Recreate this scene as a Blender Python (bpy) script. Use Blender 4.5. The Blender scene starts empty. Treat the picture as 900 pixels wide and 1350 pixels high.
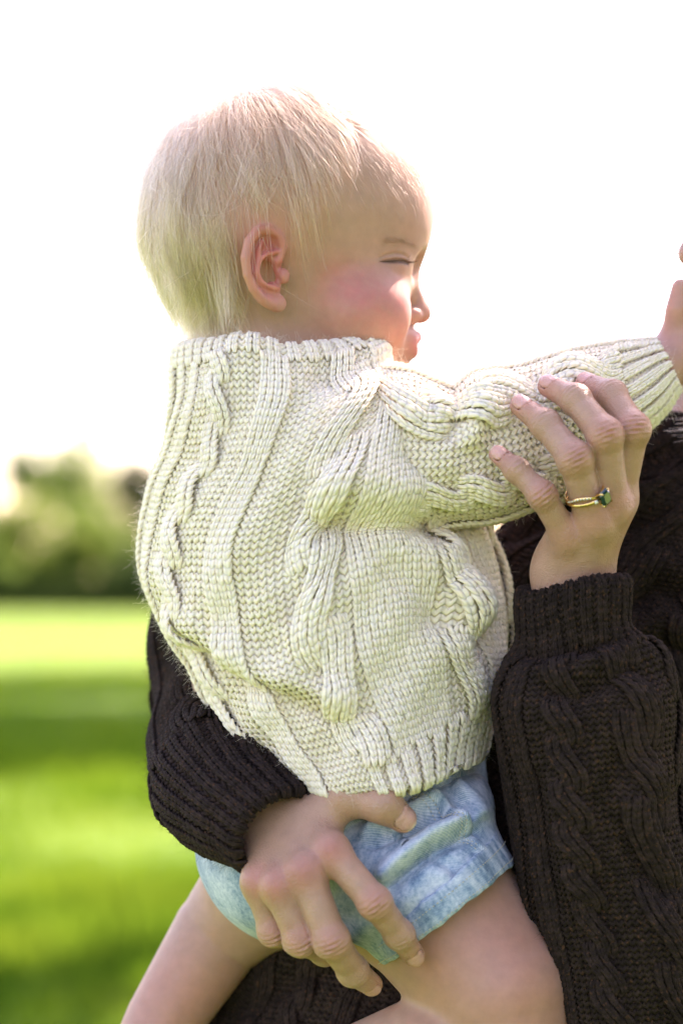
import bpy, math, random
import numpy as np
from mathutils import Vector
rad = math.radians
rng = np.random.default_rng(7)
random.seed(7)
scene = bpy.context.scene
coll = scene.collection

# ------------------------------------------------------------------ camera
FPX = 3187.0          # focal length in photograph pixels (85 mm on a 36 mm tall frame, 1350 px)
D = 1.40              # metres from the lens to the plane of the child's spine
HOR = 768.0           # photograph row of the horizon
H = 1.18              # camera height above the grass
cam_d = bpy.data.cameras.new('camera'); cam = bpy.data.objects.new('camera', cam_d); coll.objects.link(cam)
cam.location = (0, -D, H); cam.rotation_euler = (rad(90), 0, 0)
cam_d.sensor_fit = 'VERTICAL'; cam_d.sensor_height = 36.0; cam_d.sensor_width = 24.0
cam_d.lens = FPX * 36.0 / 1350.0
cam_d.shift_y = (HOR - 675.0) / 1350.0
cam_d.clip_start = 0.05; cam_d.clip_end = 4000
cam_d.dof.use_dof = True; cam_d.dof.focus_distance = D - 0.075; cam_d.dof.aperture_fstop = 4.0
scene.camera = cam

# ------------------------------------------------------------------ sky, sun, exposure
SUN_AZ = 38.0         # degrees to the right of straight ahead: the sun stands behind the pair
SUN_EL = 46.0
world = bpy.data.worlds.new('World'); scene.world = world; world.use_nodes = True
wn = world.node_tree.nodes; wl = world.node_tree.links
sky = wn.new('ShaderNodeTexSky'); sky.sky_type = 'NISHITA'; sky.sun_disc = False
sky.sun_elevation = rad(SUN_EL); sky.sun_rotation = rad(SUN_AZ)
sky.air_density = 1.1; sky.dust_density = 1.2; sky.ozone_density = 0.3
wl.new(sky.outputs[0], wn['Background'].inputs[0]); wn['Background'].inputs[1].default_value = 0.15
sun_d = bpy.data.lights.new('sun', 'SUN'); sun_d.energy = 5.0; sun_d.angle = rad(0.5); sun_d.color = (1.0, 0.93, 0.80)
sun = bpy.data.objects.new('sun', sun_d); coll.objects.link(sun)
sdir = Vector((math.sin(rad(SUN_AZ)) * math.cos(rad(SUN_EL)), math.cos(rad(SUN_AZ)) * math.cos(rad(SUN_EL)), math.sin(rad(SUN_EL))))
sun.rotation_euler = sdir.to_track_quat('Z', 'Y').to_euler(); sun.location = (2, 3, 6)
scene.view_settings.view_transform = 'Standard'; scene.view_settings.look = 'None'
scene.view_settings.gamma = 1.0; scene.view_settings.use_curve_mapping = False
scene.view_settings.exposure = 2.32
scene.view_settings.use_white_balance = True        # the camera's balance for open shade
scene.view_settings.white_balance_temperature = 7400; scene.view_settings.white_balance_tint = 37
scene.render.engine = 'CYCLES'
scene.cycles.use_denoising = True
scene.cycles.max_bounces = 8; scene.cycles.transparent_max_bounces = 8

# ------------------------------------------------------------------ measuring help
def P(px, py, y=0.0):
    """a point of the place, from its direction (photograph pixels) and its distance y in cm behind the spine plane"""
    y = np.asarray(y, float) / 100.0
    k = (D + y) / FPX
    return np.stack(np.broadcast_arrays((np.asarray(px, float) - 450.0) * k, y, H + (HOR - np.asarray(py, float)) * k), -1)

def catmull(keys, n):
    """n samples along rows of key values (Catmull-Rom, even parameter)"""
    k = np.asarray(keys, float); m = len(k)
    t = np.linspace(0, m - 1, n); i = np.minimum(t.astype(int), m - 2); f = (t - i)[:, None]
    g = lambda j: k[np.clip(j, 0, m - 1)].reshape(len(j), -1)
    p0, p1, p2, p3 = g(i - 1), g(i), g(i + 1), g(i + 2)
    r = 0.5 * (2 * p1 + (p2 - p0) * f + (2 * p0 - 5 * p1 + 4 * p2 - p3) * f**2 + (3 * p1 - p0 - 3 * p2 + p3) * f**3)
    return r.reshape((n,) + k.shape[1:])

def sstep(a, b, x):
    t = np.clip((x - a) / (b - a), 0, 1); return t * t * (3 - 2 * t)

def link(o, parent=None):
    coll.objects.link(o)
    if parent is not None: o.parent = parent
    return o

def np_mesh(name, V, quads, mat, parent=None, smooth=True, attrs=None, tris=None):
    me = bpy.data.meshes.new(name)
    V = np.ascontiguousarray(V, np.float32)
    q = np.ascontiguousarray(quads, np.int32) if quads is not None and len(quads) else np.zeros((0, 4), np.int32)
    t = np.ascontiguousarray(tris, np.int32) if tris is not None and len(tris) else np.zeros((0, 3), np.int32)
    idx = np.concatenate([q.ravel(), t.ravel()])
    starts = np.concatenate([np.arange(len(q)) * 4, len(q) * 4 + np.arange(len(t)) * 3]).astype(np.int32)
    me.vertices.add(len(V)); me.vertices.foreach_set('co', V.ravel())
    me.loops.add(len(idx)); me.loops.foreach_set('vertex_index', idx.astype(np.int32))
    me.polygons.add(len(starts)); me.polygons.foreach_set('loop_start', starts)
    me.update(calc_edges=True); me.validate()
    me.polygons.foreach_set('use_smooth', np.full(len(me.polygons), smooth, bool))
    for an, av in (attrs or {}).items():
        if av.ndim == 2:
            at = me.attributes.new(an, 'FLOAT_COLOR', 'POINT')
            c = np.ones((len(V), 4), np.float32); c[:, :3] = av; at.data.foreach_set('color', c.ravel())
        else:
            at = me.attributes.new(an, 'FLOAT', 'POINT'); at.data.foreach_set('value', av.astype(np.float32))
    me.materials.append(mat)
    return link(bpy.data.objects.new(name, me), parent)

def empty(name, loc, label=None, cat=None, group=None):
    o = bpy.data.objects.new(name, None); o.location = loc; o.empty_display_size = 0.05; link(o)
    if label: o['label'] = label
    if cat: o['category'] = cat
    if group: o['group'] = group
    return o

def keep(o, parent):
    """parent without moving"""
    o.parent = parent; o.matrix_parent_inverse = parent.matrix_basis.inverted()
    return o

# ------------------------------------------------------------------ materials
def mat_new(name):
    m = bpy.data.materials.new(name); m.use_nodes = True
    n = m.node_tree.nodes; b = n['Principled BSDF']
    return m, n, m.node_tree.links, b

def ramp(n, stops):
    r = n.new('ShaderNodeValToRGB')
    while len(r.color_ramp.elements) < len(stops): r.color_ramp.elements.new(0.5)
    for e, (p, c) in zip(r.color_ramp.elements, stops): e.position = p; e.color = (*c, 1)
    return r

def noise(n, l, scale, detail=3, rough=0.5, coord=None, dist=0.0):
    t = n.new('ShaderNodeTexNoise'); t.inputs['Scale'].default_value = scale; t.inputs['Detail'].default_value = detail
    t.inputs['Roughness'].default_value = rough; t.inputs['Distortion'].default_value = dist
    c = coord if coord is not None else n.new('ShaderNodeTexCoord').outputs['Object']
    l.new(c, t.inputs['Vector']); return t

def yarn_material(name, c0, c1, c2, sheen, fleck=None, sss=0.0):
    m, n, l, b = mat_new(name)
    a = noise(n, l, 190, 3, 0.5); g = noise(n, l, 9, 3)
    mx = n.new('ShaderNodeMath'); mx.operation = 'MULTIPLY_ADD'; l.new(g.outputs['Fac'], mx.inputs[0]); mx.inputs[1].default_value = 0.45
    l.new(a.outputs['Fac'], mx.inputs[2])
    r = ramp(n, [(0.5, c0), (0.72, c1), (0.95, c2)]); l.new(mx.outputs[0], r.inputs[0])
    col = r.outputs[0]
    if fleck:
        fn = noise(n, l, 420, 2); fr = ramp(n, [(0.60, (0, 0, 0)), (0.70, (1, 1, 1))]); l.new(fn.outputs['Fac'], fr.inputs[0])
        mi = n.new('ShaderNodeMix'); mi.data_type = 'RGBA'; l.new(fr.outputs[0], mi.inputs['Factor']); l.new(col, mi.inputs['A']); mi.inputs['B'].default_value = (*fleck, 1)
        col = mi.outputs['Result']
    l.new(col, b.inputs['Base Color'])
    b.inputs['Roughness'].default_value = 0.95; b.inputs['Specular IOR Level'].default_value = 0.15
    b.inputs['Sheen Weight'].default_value = sheen; b.inputs['Sheen Roughness'].default_value = 0.5
    b.inputs['Sheen Tint'].default_value = (*c2, 1)
    # plied strands: fine slanted relief from the yarn's own coordinates
    at = n.new('ShaderNodeAttribute'); at.attribute_name = 'ply'
    w = n.new('ShaderNodeMath'); w.operation = 'SINE'; l.new(at.outputs['Fac'], w.inputs[0])
    nf = noise(n, l, 1500, 2)
    ad = n.new('ShaderNodeMath'); ad.operation = 'MULTIPLY_ADD'; l.new(w.outputs[0], ad.inputs[0]); ad.inputs[1].default_value = 0.35; l.new(nf.outputs['Fac'], ad.inputs[2])
    bp = n.new('ShaderNodeBump'); bp.inputs['Strength'].default_value = 0.55; bp.inputs['Distance'].default_value = 0.0004
    l.new(ad.outputs[0], bp.inputs['Height']); l.new(bp.outputs[0], b.inputs['Normal'])
    if sss:
        b.inputs['Subsurface Weight'].default_value = sss; b.inputs['Subsurface Radius'].default_value = (1, 0.8, 0.5); b.inputs['Subsurface Scale'].default_value = 0.003
    return m

M_CREAM = yarn_material('cream_wool', (0.80, 0.675, 0.51), (0.825, 0.71, 0.55), (0.85, 0.745, 0.595), 0.2, sss=0.5)
M_DARK = yarn_material('dark_brown_wool', (0.0125, 0.0078, 0.0064), (0.0205, 0.0128, 0.0105), (0.036, 0.022, 0.0175), 0.2, fleck=(0.058, 0.027, 0.015))

def fibre_material(name, c, trans=0.4):
    m, n, l, b = mat_new(name)
    out = n['Material Output']
    df = n.new('ShaderNodeBsdfDiffuse'); df.inputs[0].default_value = (*c, 1)
    tr = n.new('ShaderNodeBsdfTranslucent'); tr.inputs[0].default_value = (*c, 1)
    ms = n.new('ShaderNodeMixShader'); ms.inputs[0].default_value = trans
    l.new(df.outputs[0], ms.inputs[1]); l.new(tr.outputs[0], ms.inputs[2]); l.new(ms.outputs[0], out.inputs['Surface'])
    n.remove(b)
    return m
M_CREAM_FUZZ = fibre_material('cream_wool_fibre', (0.80, 0.75, 0.63))
M_DARK_FUZZ = fibre_material('dark_wool_fibre', (0.035, 0.025, 0.021))

# ------------------------------------------------------------------ tube surfaces
class Tube:
    """closed ring surface; rows L, M, R are photograph directions of a ring's left, nearest and right points,
    yc its centre distance, b its half thickness (cm), off a twist in degrees"""
    def __init__(s, rows, nv=160, nu=256, warp=None, turn=None):
        K = catmull([[*r[0], *r[1], *r[2], r[3], r[4], r[5] if len(r) > 5 else 0.0] for r in rows], 6 * nv + 1)
        mid = P((K[:, 0] + K[:, 4]) / 2 * 0.5 + K[:, 2] * 0.5, (K[:, 1] + K[:, 5]) / 2 * 0.5 + K[:, 3] * 0.5, K[:, 6] - 0.5 * K[:, 7])
        arc = np.concatenate([[0], np.cumsum(np.linalg.norm(np.diff(mid, axis=0), axis=1))]); s.length = arc[-1]
        t_new = np.linspace(0, arc[-1], nv + 1)
        K = np.stack([np.interp(t_new, arc, K[:, i]) for i in range(K.shape[1])], -1)
        u = np.arange(nu) / nu * 2 * np.pi
        th = u[None, :] + np.radians(K[:, 8:9])
        if turn is not None: th = th + turn(th, np.linspace(0, 1, nv + 1)[:, None])
        c, sn = np.cos(th), np.sin(th)
        Lx, Ly, Mx, My, Rx, Ry = [K[:, i:i+1] for i in range(6)]
        cx, cy = (Lx + Rx) / 2, (Ly + Ry) / 2
        px = cx + (Lx - Rx) / 2 * c + (Mx - cx) * sn
        py = cy + (Ly - Ry) / 2 * c + (My - cy) * sn
        y = K[:, 6:7] - K[:, 7:8] * sn
        s.px, s.py, s.y = px, py, y
        G = P(px, py, y); s.C = P(cx, cy, K[:, 6:7])
        s.G = G; s.nv, s.nu = nv, nu
        s.normals()
        if warp is not None:
            h, dy = warp(px, py, sn, th)
            s.G = s.G + s.N * h[..., None]; s.G[..., 1] += dy
            # the cloth keeps its stitch length: even out the rows along every column
            seg = np.linalg.norm(np.diff(s.G, axis=0), axis=-1); arc = np.concatenate([np.zeros((1, nu)), np.cumsum(seg, 0)]); v0 = np.linspace(0, 1, nv + 1)
            sh = np.empty((nv + 1, nu))
            for j in range(nu): sh[:, j] = np.interp(v0, arc[:, j] / arc[-1, j], v0)
            k = np.array([1, 4, 6, 4, 1]) / 16.0
            for _ in range(6): sh = sum(k[i] * np.roll(sh, i - 2, 1) for i in range(5))
            zz = (0.25 * v0[:, None] + 0.75 * sh) * nv; j0 = np.minimum(zz.astype(int), nv - 1); fz = (zz - j0)[..., None]; cj = np.arange(nu)[None, :]
            s.G = s.G[j0, cj] * (1 - fz) + s.G[j0 + 1, cj] * fz
            s.normals()
    def normals(s):
        du = np.roll(s.G, -1, 1) - np.roll(s.G, 1, 1)
        dv = np.gradient(s.G, axis=0)
        n = np.cross(du, dv); n /= np.linalg.norm(n, axis=-1, keepdims=True) + 1e-12
        if np.mean(np.sum(n * (s.G - s.C), -1)) < 0: n = -n
        s.N = n
    def at(s, u, v, h):
        """u, v in 0..1, h metres off the surface"""
        x = (u % 1.0) * s.nu; i = np.floor(x).astype(int); fx = (x - i)[..., None]; i %= s.nu; i2 = (i + 1) % s.nu
        z = np.clip(v, 0, 1) * s.nv; j = np.minimum(z.astype(int), s.nv - 1); fz = (z - j)[..., None]
        def b(A): return (A[j, i] * (1 - fx) + A[j, i2] * fx) * (1 - fz) + (A[j + 1, i] * (1 - fx) + A[j + 1, i2] * fx) * fz
        n = b(s.N); n /= np.linalg.norm(n, axis=-1, keepdims=True) + 1e-12
        return b(s.G) + n * h[..., None]
    def sheet(s, h, step=2):
        G = (s.G + s.N * h)[::step, ::step]; a, b = G.shape[:2]
        I = np.arange(a * b).reshape(a, b)
        q = np.stack([I[:-1], I[1:], np.roll(I[1:], -1, 1), np.roll(I[:-1], -1, 1)], -1).reshape(-1, 4)
        return G.reshape(-1, 3), q

class Pipe(Tube):
    """ring surface round a curved centre line: keys (px, py, y cm, ra cm, rb cm); ra lies across the line of sight"""
    def __init__(s, keys, nv=140, nu=192, twist=0.0, warp=None):
        K = catmull(keys, 4 * nv + 1); C = P(K[:, 0], K[:, 1], K[:, 2])
        arc = np.concatenate([[0], np.cumsum(np.linalg.norm(np.diff(C, axis=0), axis=1))]); s.length = arc[-1]
        t = np.linspace(0, arc[-1], nv + 1)
        C = np.stack([np.interp(t, arc, C[:, i]) for i in range(3)], -1); ra = np.interp(t, arc, K[:, 3]) / 100; rb = np.interp(t, arc, K[:, 4]) / 100
        T = np.gradient(C, axis=0); T /= np.linalg.norm(T, axis=1, keepdims=True)
        e1 = np.zeros_like(C); prev = np.cross(T[0], [0, 1.0, 0]); prev /= np.linalg.norm(prev)
        for i in range(len(C)):
            prev = prev - T[i] * (prev @ T[i]); prev /= np.linalg.norm(prev); e1[i] = prev
        e2 = np.cross(T, e1)
        u = np.arange(nu) / nu * 2 * np.pi + twist
        s.G = C[:, None] + (ra[:, None] * np.cos(u))[..., None] * e1[:, None] + (rb[:, None] * np.sin(u))[..., None] * e2[:, None]
        s.C = C[:, None]; s.nv, s.nu = nv, nu; s.normals()
        if warp is not None:
            k = FPX / (D + s.G[..., 1]); px = 450 + s.G[..., 0] * k; py = HOR - (s.G[..., 2] - H) * k
            h = warp(px, py, np.linspace(0, 1, nv + 1)[:, None] + 0 * px, u[None] + 0 * px)
            s.G = s.G + s.N * h[..., None]; s.normals()

# ------------------------------------------------------------------ knitting
def leg_template(w, h, R, rings, sides):
    """one leg of a V stitch, metric fabric space (x across, y down the fabric, z out); right leg"""
    t = np.linspace(0, 1, rings)
    x = (0.07 + 0.30 * t) * w; y = (0.90 - 1.74 * t) * h
    z = R * (0.22 + 0.52 * np.sin(np.pi * t) - 0.80 * t ** 3)
    r = R * (0.50 + 0.45 * np.sin(np.pi * np.clip(t * 0.97, 0, 1)) ** 0.7)
    tx, ty = np.gradient(x), np.gradient(y); L = np.hypot(tx, ty); nx, ny = -ty / L, tx / L
    a = np.arange(sides) / sides * 2 * np.pi + 0.3
    X = x[:, None] + r[:, None] * np.cos(a) * nx[:, None]; Y = y[:, None] + r[:, None] * np.cos(a) * ny[:, None]
    Z = z[:, None] + r[:, None] * np.sin(a) * 0.9
    ply = t[:, None] * 9 + a[None, :] * 2
    return X, Y, Z, ply

def purl_template(w, h, R, rings, sides):
    t = np.linspace(-0.5, 0.5, rings)
    x = t * w * 1.04; y = 0.30 * h * np.cos(2 * np.pi * t); z = R * (0.30 * np.cos(2 * np.pi * t) ** 2 - 0.05)
    r = np.full(rings, 0.425 * h)
    tx, ty = np.gradient(x), np.gradient(y); L = np.hypot(tx, ty); nx, ny = -ty / L, tx / L
    a = np.arange(sides) / sides * 2 * np.pi + 0.3
    X = x[:, None] + r[:, None] * np.cos(a) * nx[:, None]; Y = y[:, None] + r[:, None] * np.cos(a) * ny[:, None]
    Z = z[:, None] + 0.78 * r[:, None] * np.sin(a)
    ply = t[:, None] * 9 + a[None, :] * 2
    return X, Y, Z, ply

def knit(surf, ncols, nrows, spans, w, h, rings=5, sides=5, umask=None, jit=0.05, rib=None, relief=1.0, row0=0):
    """spans: (kind, columns[, period, phase, sense]) round the tube; kinds K knit, P purl, C cable (two strands), O rope.
    rib: function (u, v) -> True where the fabric is two-by-one rib instead. Returns verts, quads, ply"""
    R = 0.305 * w
    T = {'K': leg_template(w, h, R, rings, sides), 'P': purl_template(w, h, R, max(rings, 5), sides)}
    out_u, out_v, out_h, out_p, out_q = [], [], [], [], []
    base = [0]
    def emit(kind, c0, r0, z0, mirror, cable=None):
        X, Y, Z, ply = T[kind]; k = len(c0)
        if k == 0: return
        n = X.size; sc = 1 + rng.normal(0, jit, (k, 1))
        sx = mirror * X.ravel()[None] * sc if kind == 'K' else X.ravel()[None] * np.ones((k, 1))
        yy = Y.ravel()[None] * sc; zz = Z.ravel()[None] * sc + z0[:, None] + rng.normal(0, jit * R * 1.5, (k, 1))
        cx = c0[:, None] * w + sx + rng.normal(0, jit * 0.5 * w, (k, 1)); ry = r0[:, None] * h + yy + rng.normal(0, jit * h * 0.8, (k, 1))
        if cable is not None:
            x0, A, B, per, ph, sense = cable
            phi = 2 * np.pi * (ry / h) / per + ph[:, None]
            cx = cx + sense * A * np.sin(phi); zz = zz + B * np.cos(phi)
        out_u.append((cx / (w * ncols)).ravel()); out_v.append((ry / (h * nrows)).ravel()); out_h.append(zz.ravel()); out_p.append((ply.ravel()[None] + rng.uniform(0, 6, (k, 1))).ravel())
        a, b = X.shape; I = np.arange(a * b).reshape(a, b)
        q = np.stack([I[:-1], np.roll(I[:-1], -1, 1), np.roll(I[1:], -1, 1), I[1:]], -1).reshape(-1, 4)
        if mirror < 0: q = q[:, ::-1]
        out_q.append((q[None] + (base[0] + np.arange(k) * n)[:, None, None]).reshape(-1, 4)); base[0] += k * n
    rows = np.arange(row0, nrows)
    def cells(cols, allowed=True):
        c, r = np.meshgrid(np.asarray(cols, float) + 0.5, rows + 0.5); c, r = c.ravel(), r.ravel()
        m = np.ones(len(c), bool)
        if umask is not None: m &= umask(c / ncols, r / nrows)
        return c[m], r[m]
    isrib = (lambda c, r: rib(c / ncols, r / nrows)) if rib is not None else (lambda c, r: np.zeros(len(c), bool))
    col = 0
    for sp in spans:
        kind, m = sp[0], sp[1]
        cols = np.arange(col, col + m)
        c, r = cells(cols); rb = isrib(c, r)
        if rib is not None and rb.any():
            cr, rr = c[rb], r[rb]; ki = (np.floor(cr).astype(int) % 3) < 2
            for mir in (1, -1): emit('K', cr[ki], rr[ki], (0.22 + 0.25 * (rr[ki] > nrows / 2)) * R * relief, mir)
            emit('P', cr[~ki], rr[~ki], -(0.40 + 0.55 * (rr[~ki] > nrows / 2)) * R * relief, 1)
        c, r = c[~rb], r[~rb]
        if kind == 'K':
            for mir in (1, -1): emit('K', c, r, np.full(len(c), 0.15 * R if m > 5 else (0.70 if m > 2 else 0.30) * R * relief), mir)
        elif kind == 'P':
            emit('P', c, r, np.full(len(c), -0.62 * R * relief), 1)
        else:
            per, ph0, sense = sp[2], sp[3], sp[4]
            A = m * w * (0.17 if kind == 'O' else 0.20); B = (1.35 if kind == 'O' else 1.4) * R * relief
            ctr = col + m / 2.0; ms = m / 2.0
            emit('P', c, r, np.full(len(c), -0.75 * R * relief), 1)          # purl ground the cable lies on
            for s in (0, 1):
                for k in range(int(ms)):
                    off = (k - (ms - 1) / 2) * 1.06
                    cc, r2 = cells([ctr + off - 0.5]); rb2 = isrib(cc, r2); cc, r2 = cc[~rb2], r2[~rb2]
                    phi = 2 * np.pi * r2 / per + ph0 + math.pi * s
                    vis = np.cos(phi) > -0.55
                    z = np.full(vis.sum(), (0.9 - 1.0 * (abs(off) / (ms / 2)) ** 2) * R * relief)
                    for mir in (1, -1):
                        emit('K', cc[vis], r2[vis], z, mir, (ctr, A, B, per, np.full(vis.sum(), ph0 + math.pi * s), sense))
        col += m
    u, v, hh, p = [np.concatenate(a) for a in (out_u, out_v, out_h, out_p)]
    V = surf.at(u, v, hh); Q = np.concatenate(out_q)
    return V, Q, p

def knit_object(name, surf, mat, parent, ncols, nrows, spans, w, h, sheet_h=None, **kw):
    V, Q, p = knit(surf, ncols, nrows, spans, w, h, **kw)
    SV, SQ = surf.sheet(-0.30 * w if sheet_h is None else sheet_h)
    Q = np.concatenate([Q, SQ + len(V)]); V = np.concatenate([V, SV]); p = np.concatenate([p, np.zeros(len(SV))])
    o = np_mesh(name, V, Q, mat, parent, attrs={'ply': p})
    return o

def curves_object(name, pts, rads, mat, parent=None):
    """pts (n, k, 3): n hairs of k points; rads (n, k)"""
    n, k = pts.shape[:2]
    hc = bpy.data.hair_curves.new(name); hc.add_curves([k] * n)
    hc.attributes['position'].data.foreach_set('vector', np.ascontiguousarray(pts, np.float32).ravel())
    ra = hc.attributes.get('radius') or hc.attributes.new('radius', 'FLOAT', 'POINT')
    ra.data.foreach_set('value', np.ascontiguousarray(rads, np.float32).ravel())
    hc.materials.append(mat)
    return link(bpy.data.objects.new(name, hc), parent)

def fuzz_object(name, surf, count, mat, parent, length=0.0045, r=0.00003, h0=0.0015, umask=None):
    u, v = rng.random(count), rng.random(count)
    if umask is not None: m = umask(u, v); u, v = u[m], v[m]
    k = 4; p0 = surf.at(u, v, np.full(len(u), h0)); p1 = surf.at(u, v, np.full(len(u), h0 + 0.001)); nn = (p1 - p0) * 1000
    d = nn * rng.uniform(0.2, 0.9, (len(u), 1)) + rng.normal(0, 0.7, (len(u), 3)); d /= np.linalg.norm(d, axis=1, keepdims=True)
    curl = rng.normal(0, 0.5, (len(u), 3)); L = length * rng.uniform(0.35, 1.2, (len(u), 1))
    t = np.linspace(0, 1, k)
    pts = p0[:, None] + (d * L)[:, None] * t[None, :, None] + (curl * L)[:, None] * (t ** 2)[None, :, None]
    return curves_object(name, pts, np.full((len(u), k), r), mat, parent)
# ------------------------------------------------------------------ the child's cream sweater
child = empty('person', tuple(P(450, 1230, 0)), 'blond toddler in cream cable sweater and pale denim shorts, carried in profile', 'person')

def seg_dist(px, py, a, b):
    """signed distance (px) from a drawn line a-b and the position along it"""
    ax, ay = a; bx, by = b; L = math.hypot(bx - ax, by - ay); tx, ty = (bx - ax) / L, (by - ay) / L
    t = ((px - ax) * tx + (py - ay) * ty) / L
    d = (px - ax) * (-ty) + (py - ay) * tx          # positive below / right-hand side of the line
    return d, t

def crease(px, py, pts, width, depth, lip, above=True):
    """a fold: a groove along the polyline with the cloth bulging over one side; metres"""
    h = np.zeros_like(px); best = np.full_like(px, 1e9); dd = np.zeros_like(px); tt = np.zeros_like(px); n = len(pts) - 1
    for i in range(n):
        d, t = seg_dist(px, py, pts[i], pts[i + 1]); tc = np.clip(t, 0, 1)
        ex = pts[i][0] + (pts[i+1][0] - pts[i][0]) * tc; ey = pts[i][1] + (pts[i+1][1] - pts[i][1]) * tc
        e = np.hypot(px - ex, py - ey); m = e < best
        best = np.where(m, e, best); dd = np.where(m, d, dd); tt = np.where(m, (i + tc) / n, tt)
    fade = sstep(0, 0.18, tt) * (1 - sstep(0.8, 1.0, tt)); s = np.where(dd >= 0, 1.0, -1.0) * best
    up = s if above else -s
    return fade * (-depth * np.exp(-(best / width) ** 2) + lip * np.exp(-((up + 1.9 * width) / (1.5 * width)) ** 2))

def torso_warp(px, py, sn, th):
    f = sstep(0.0, 0.45, sn)
    h = np.zeros_like(px)
    h += crease(px, py, [(205, 812), (260, 862), (330, 905), (400, 930), (480, 965)], 13, 0.006, 0.007)
    h += crease(px, py, [(395, 690), (450, 690), (520, 694), (600, 690), (650, 672)], 20, 0.013, 0.009)
    h += crease(px, py, [(440, 690), (500, 730), (560, 790), (600, 860)], 22, 0.004, 0.004)
    h += crease(px, py, [(600, 690), (630, 740), (640, 810), (632, 880)], 14, 0.006, 0.005, False)
    h += crease(px, py, [(385, 700), (372, 760), (395, 830)], 16, 0.003, 0.003)
    h += crease(px, py, [(400, 500), (440, 505), (500, 492), (530, 478)], 18, 0.003, 0.003, False)
    h += crease(px, py, [(560, 800), (600, 830), (650, 850)], 20, 0.004, 0.004)
    # the shoulder: cloth carried by the raised arm
    h += 0.020 * np.exp(-(((px - 500) / 62) ** 2 + ((py - 585) / 85) ** 2))
    h += 0.010 * np.exp(-(((px - 485) / 42) ** 2 + ((py - 470) / 26) ** 2))
    h += 0.0022 * np.sin(px * 0.031 + 1.3) * np.sin(py * 0.024) + 0.0012 * np.sin(px * 0.07 + py * 0.05)
    return h * f, np.zeros_like(px)

torso = Tube([
    ((262, 470), (350, 461), (470, 476), 0.0, 5.0, 27),
    ((240, 459), (350, 449), (486, 466), 0.0, 6.2, 27),
    ((231, 464), (350, 456), (494, 466), 0.0, 6.8, 27),
    ((228, 490), (352, 484), (505, 480), -0.3, 7.2, 27),
    ((228, 530), (362, 534), (528, 508), -0.6, 7.9, 24),
    ((222, 585), (382, 596), (560, 555), -0.8, 8.8, 14),
    ((200, 640), (395, 660), (608, 625), -0.8, 9.5, 6),
    ((187, 700), (400, 726), (638, 690), -0.8, 10.0, 1),
    ((188, 752), (408, 790), (655, 745), -0.8, 10.3, 0),
    ((215, 815), (424, 858), (668, 805), -0.8, 10.5, -2),
    ((252, 875), (440, 920), (667, 865), -0.8, 10.4, 0),
    ((290, 945), (462, 980), (654, 925), -0.9, 10.6, 2),
    ((338, 1005), (484, 1028), (642, 972), -1.2, 11.0, 2),
    ((362, 1028), (500, 1045), (636, 992), -1.3, 11.0, 0),
    ((375, 1028), (500, 1040), (622, 994), -1.3, 10.0, 0),
], warp=torso_warp, turn=lambda th, v: np.radians(14) * sstep(rad(62), rad(112), th) * sstep(rad(215), rad(150), th) * sstep(0.36, 0.10, v))
NC, W_, H_ = 132, 0.00480, 0.00372
NR = int(round(torso.length / H_))
# columns start at the left outline (the child's back) and run round the side that faces us
spans = [('K', 2), ('P', 3), ('K', 2), ('P', 3), ('O', 6, 13.0, 0.4, 1), ('P', 4), ('K', 4), ('P', 6), ('C', 8, 26.0, 2.2, -1), ('K', 11),
         ('C', 8, 24.0, 0.3, 1), ('K', 6), ('P', 3), ('C', 8, 24.0, 1.3, -1), ('K', 10), ('P', 4), ('K', 4), ('P', 5), ('O', 6, 13.0, 0.4, -1), ('P', 4), ('K', 8),
         ('P', 3), ('K', 4), ('P', 4), ('K', 3), ('P', 3)]
assert sum(s[1] for s in spans) == NC, sum(s[1] for s in spans)
def torso_rib(u, v):
    return (v < 0.088) | ((v > 0.90 - 0.05 * np.sin(u * 2 * np.pi - 1.9)) & (u > 0.24))
cream = empty('sweater', tuple(P(450, 1000, 0))); cream.parent = child; cream.matrix_parent_inverse = child.matrix_basis.inverted()
cream['label'] = 'chunky cream cable knit sweater'
def under(parent, o):
    bpy.context.view_layer.update()
    o.parent = parent; o.matrix_parent_inverse = parent.matrix_world.inverted(); return o
o = knit_object('sweater_body', torso, M_CREAM, None, NC, NR, spans, W_, H_, rib=torso_rib, rings=5, sides=6, relief=1.25); under(cream, o); o['kind'] = 'stuff'
o = fuzz_object('wool_fuzz', torso, 26000, M_CREAM_FUZZ, None); under(cream, o); o['kind'] = 'stuff'

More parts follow.
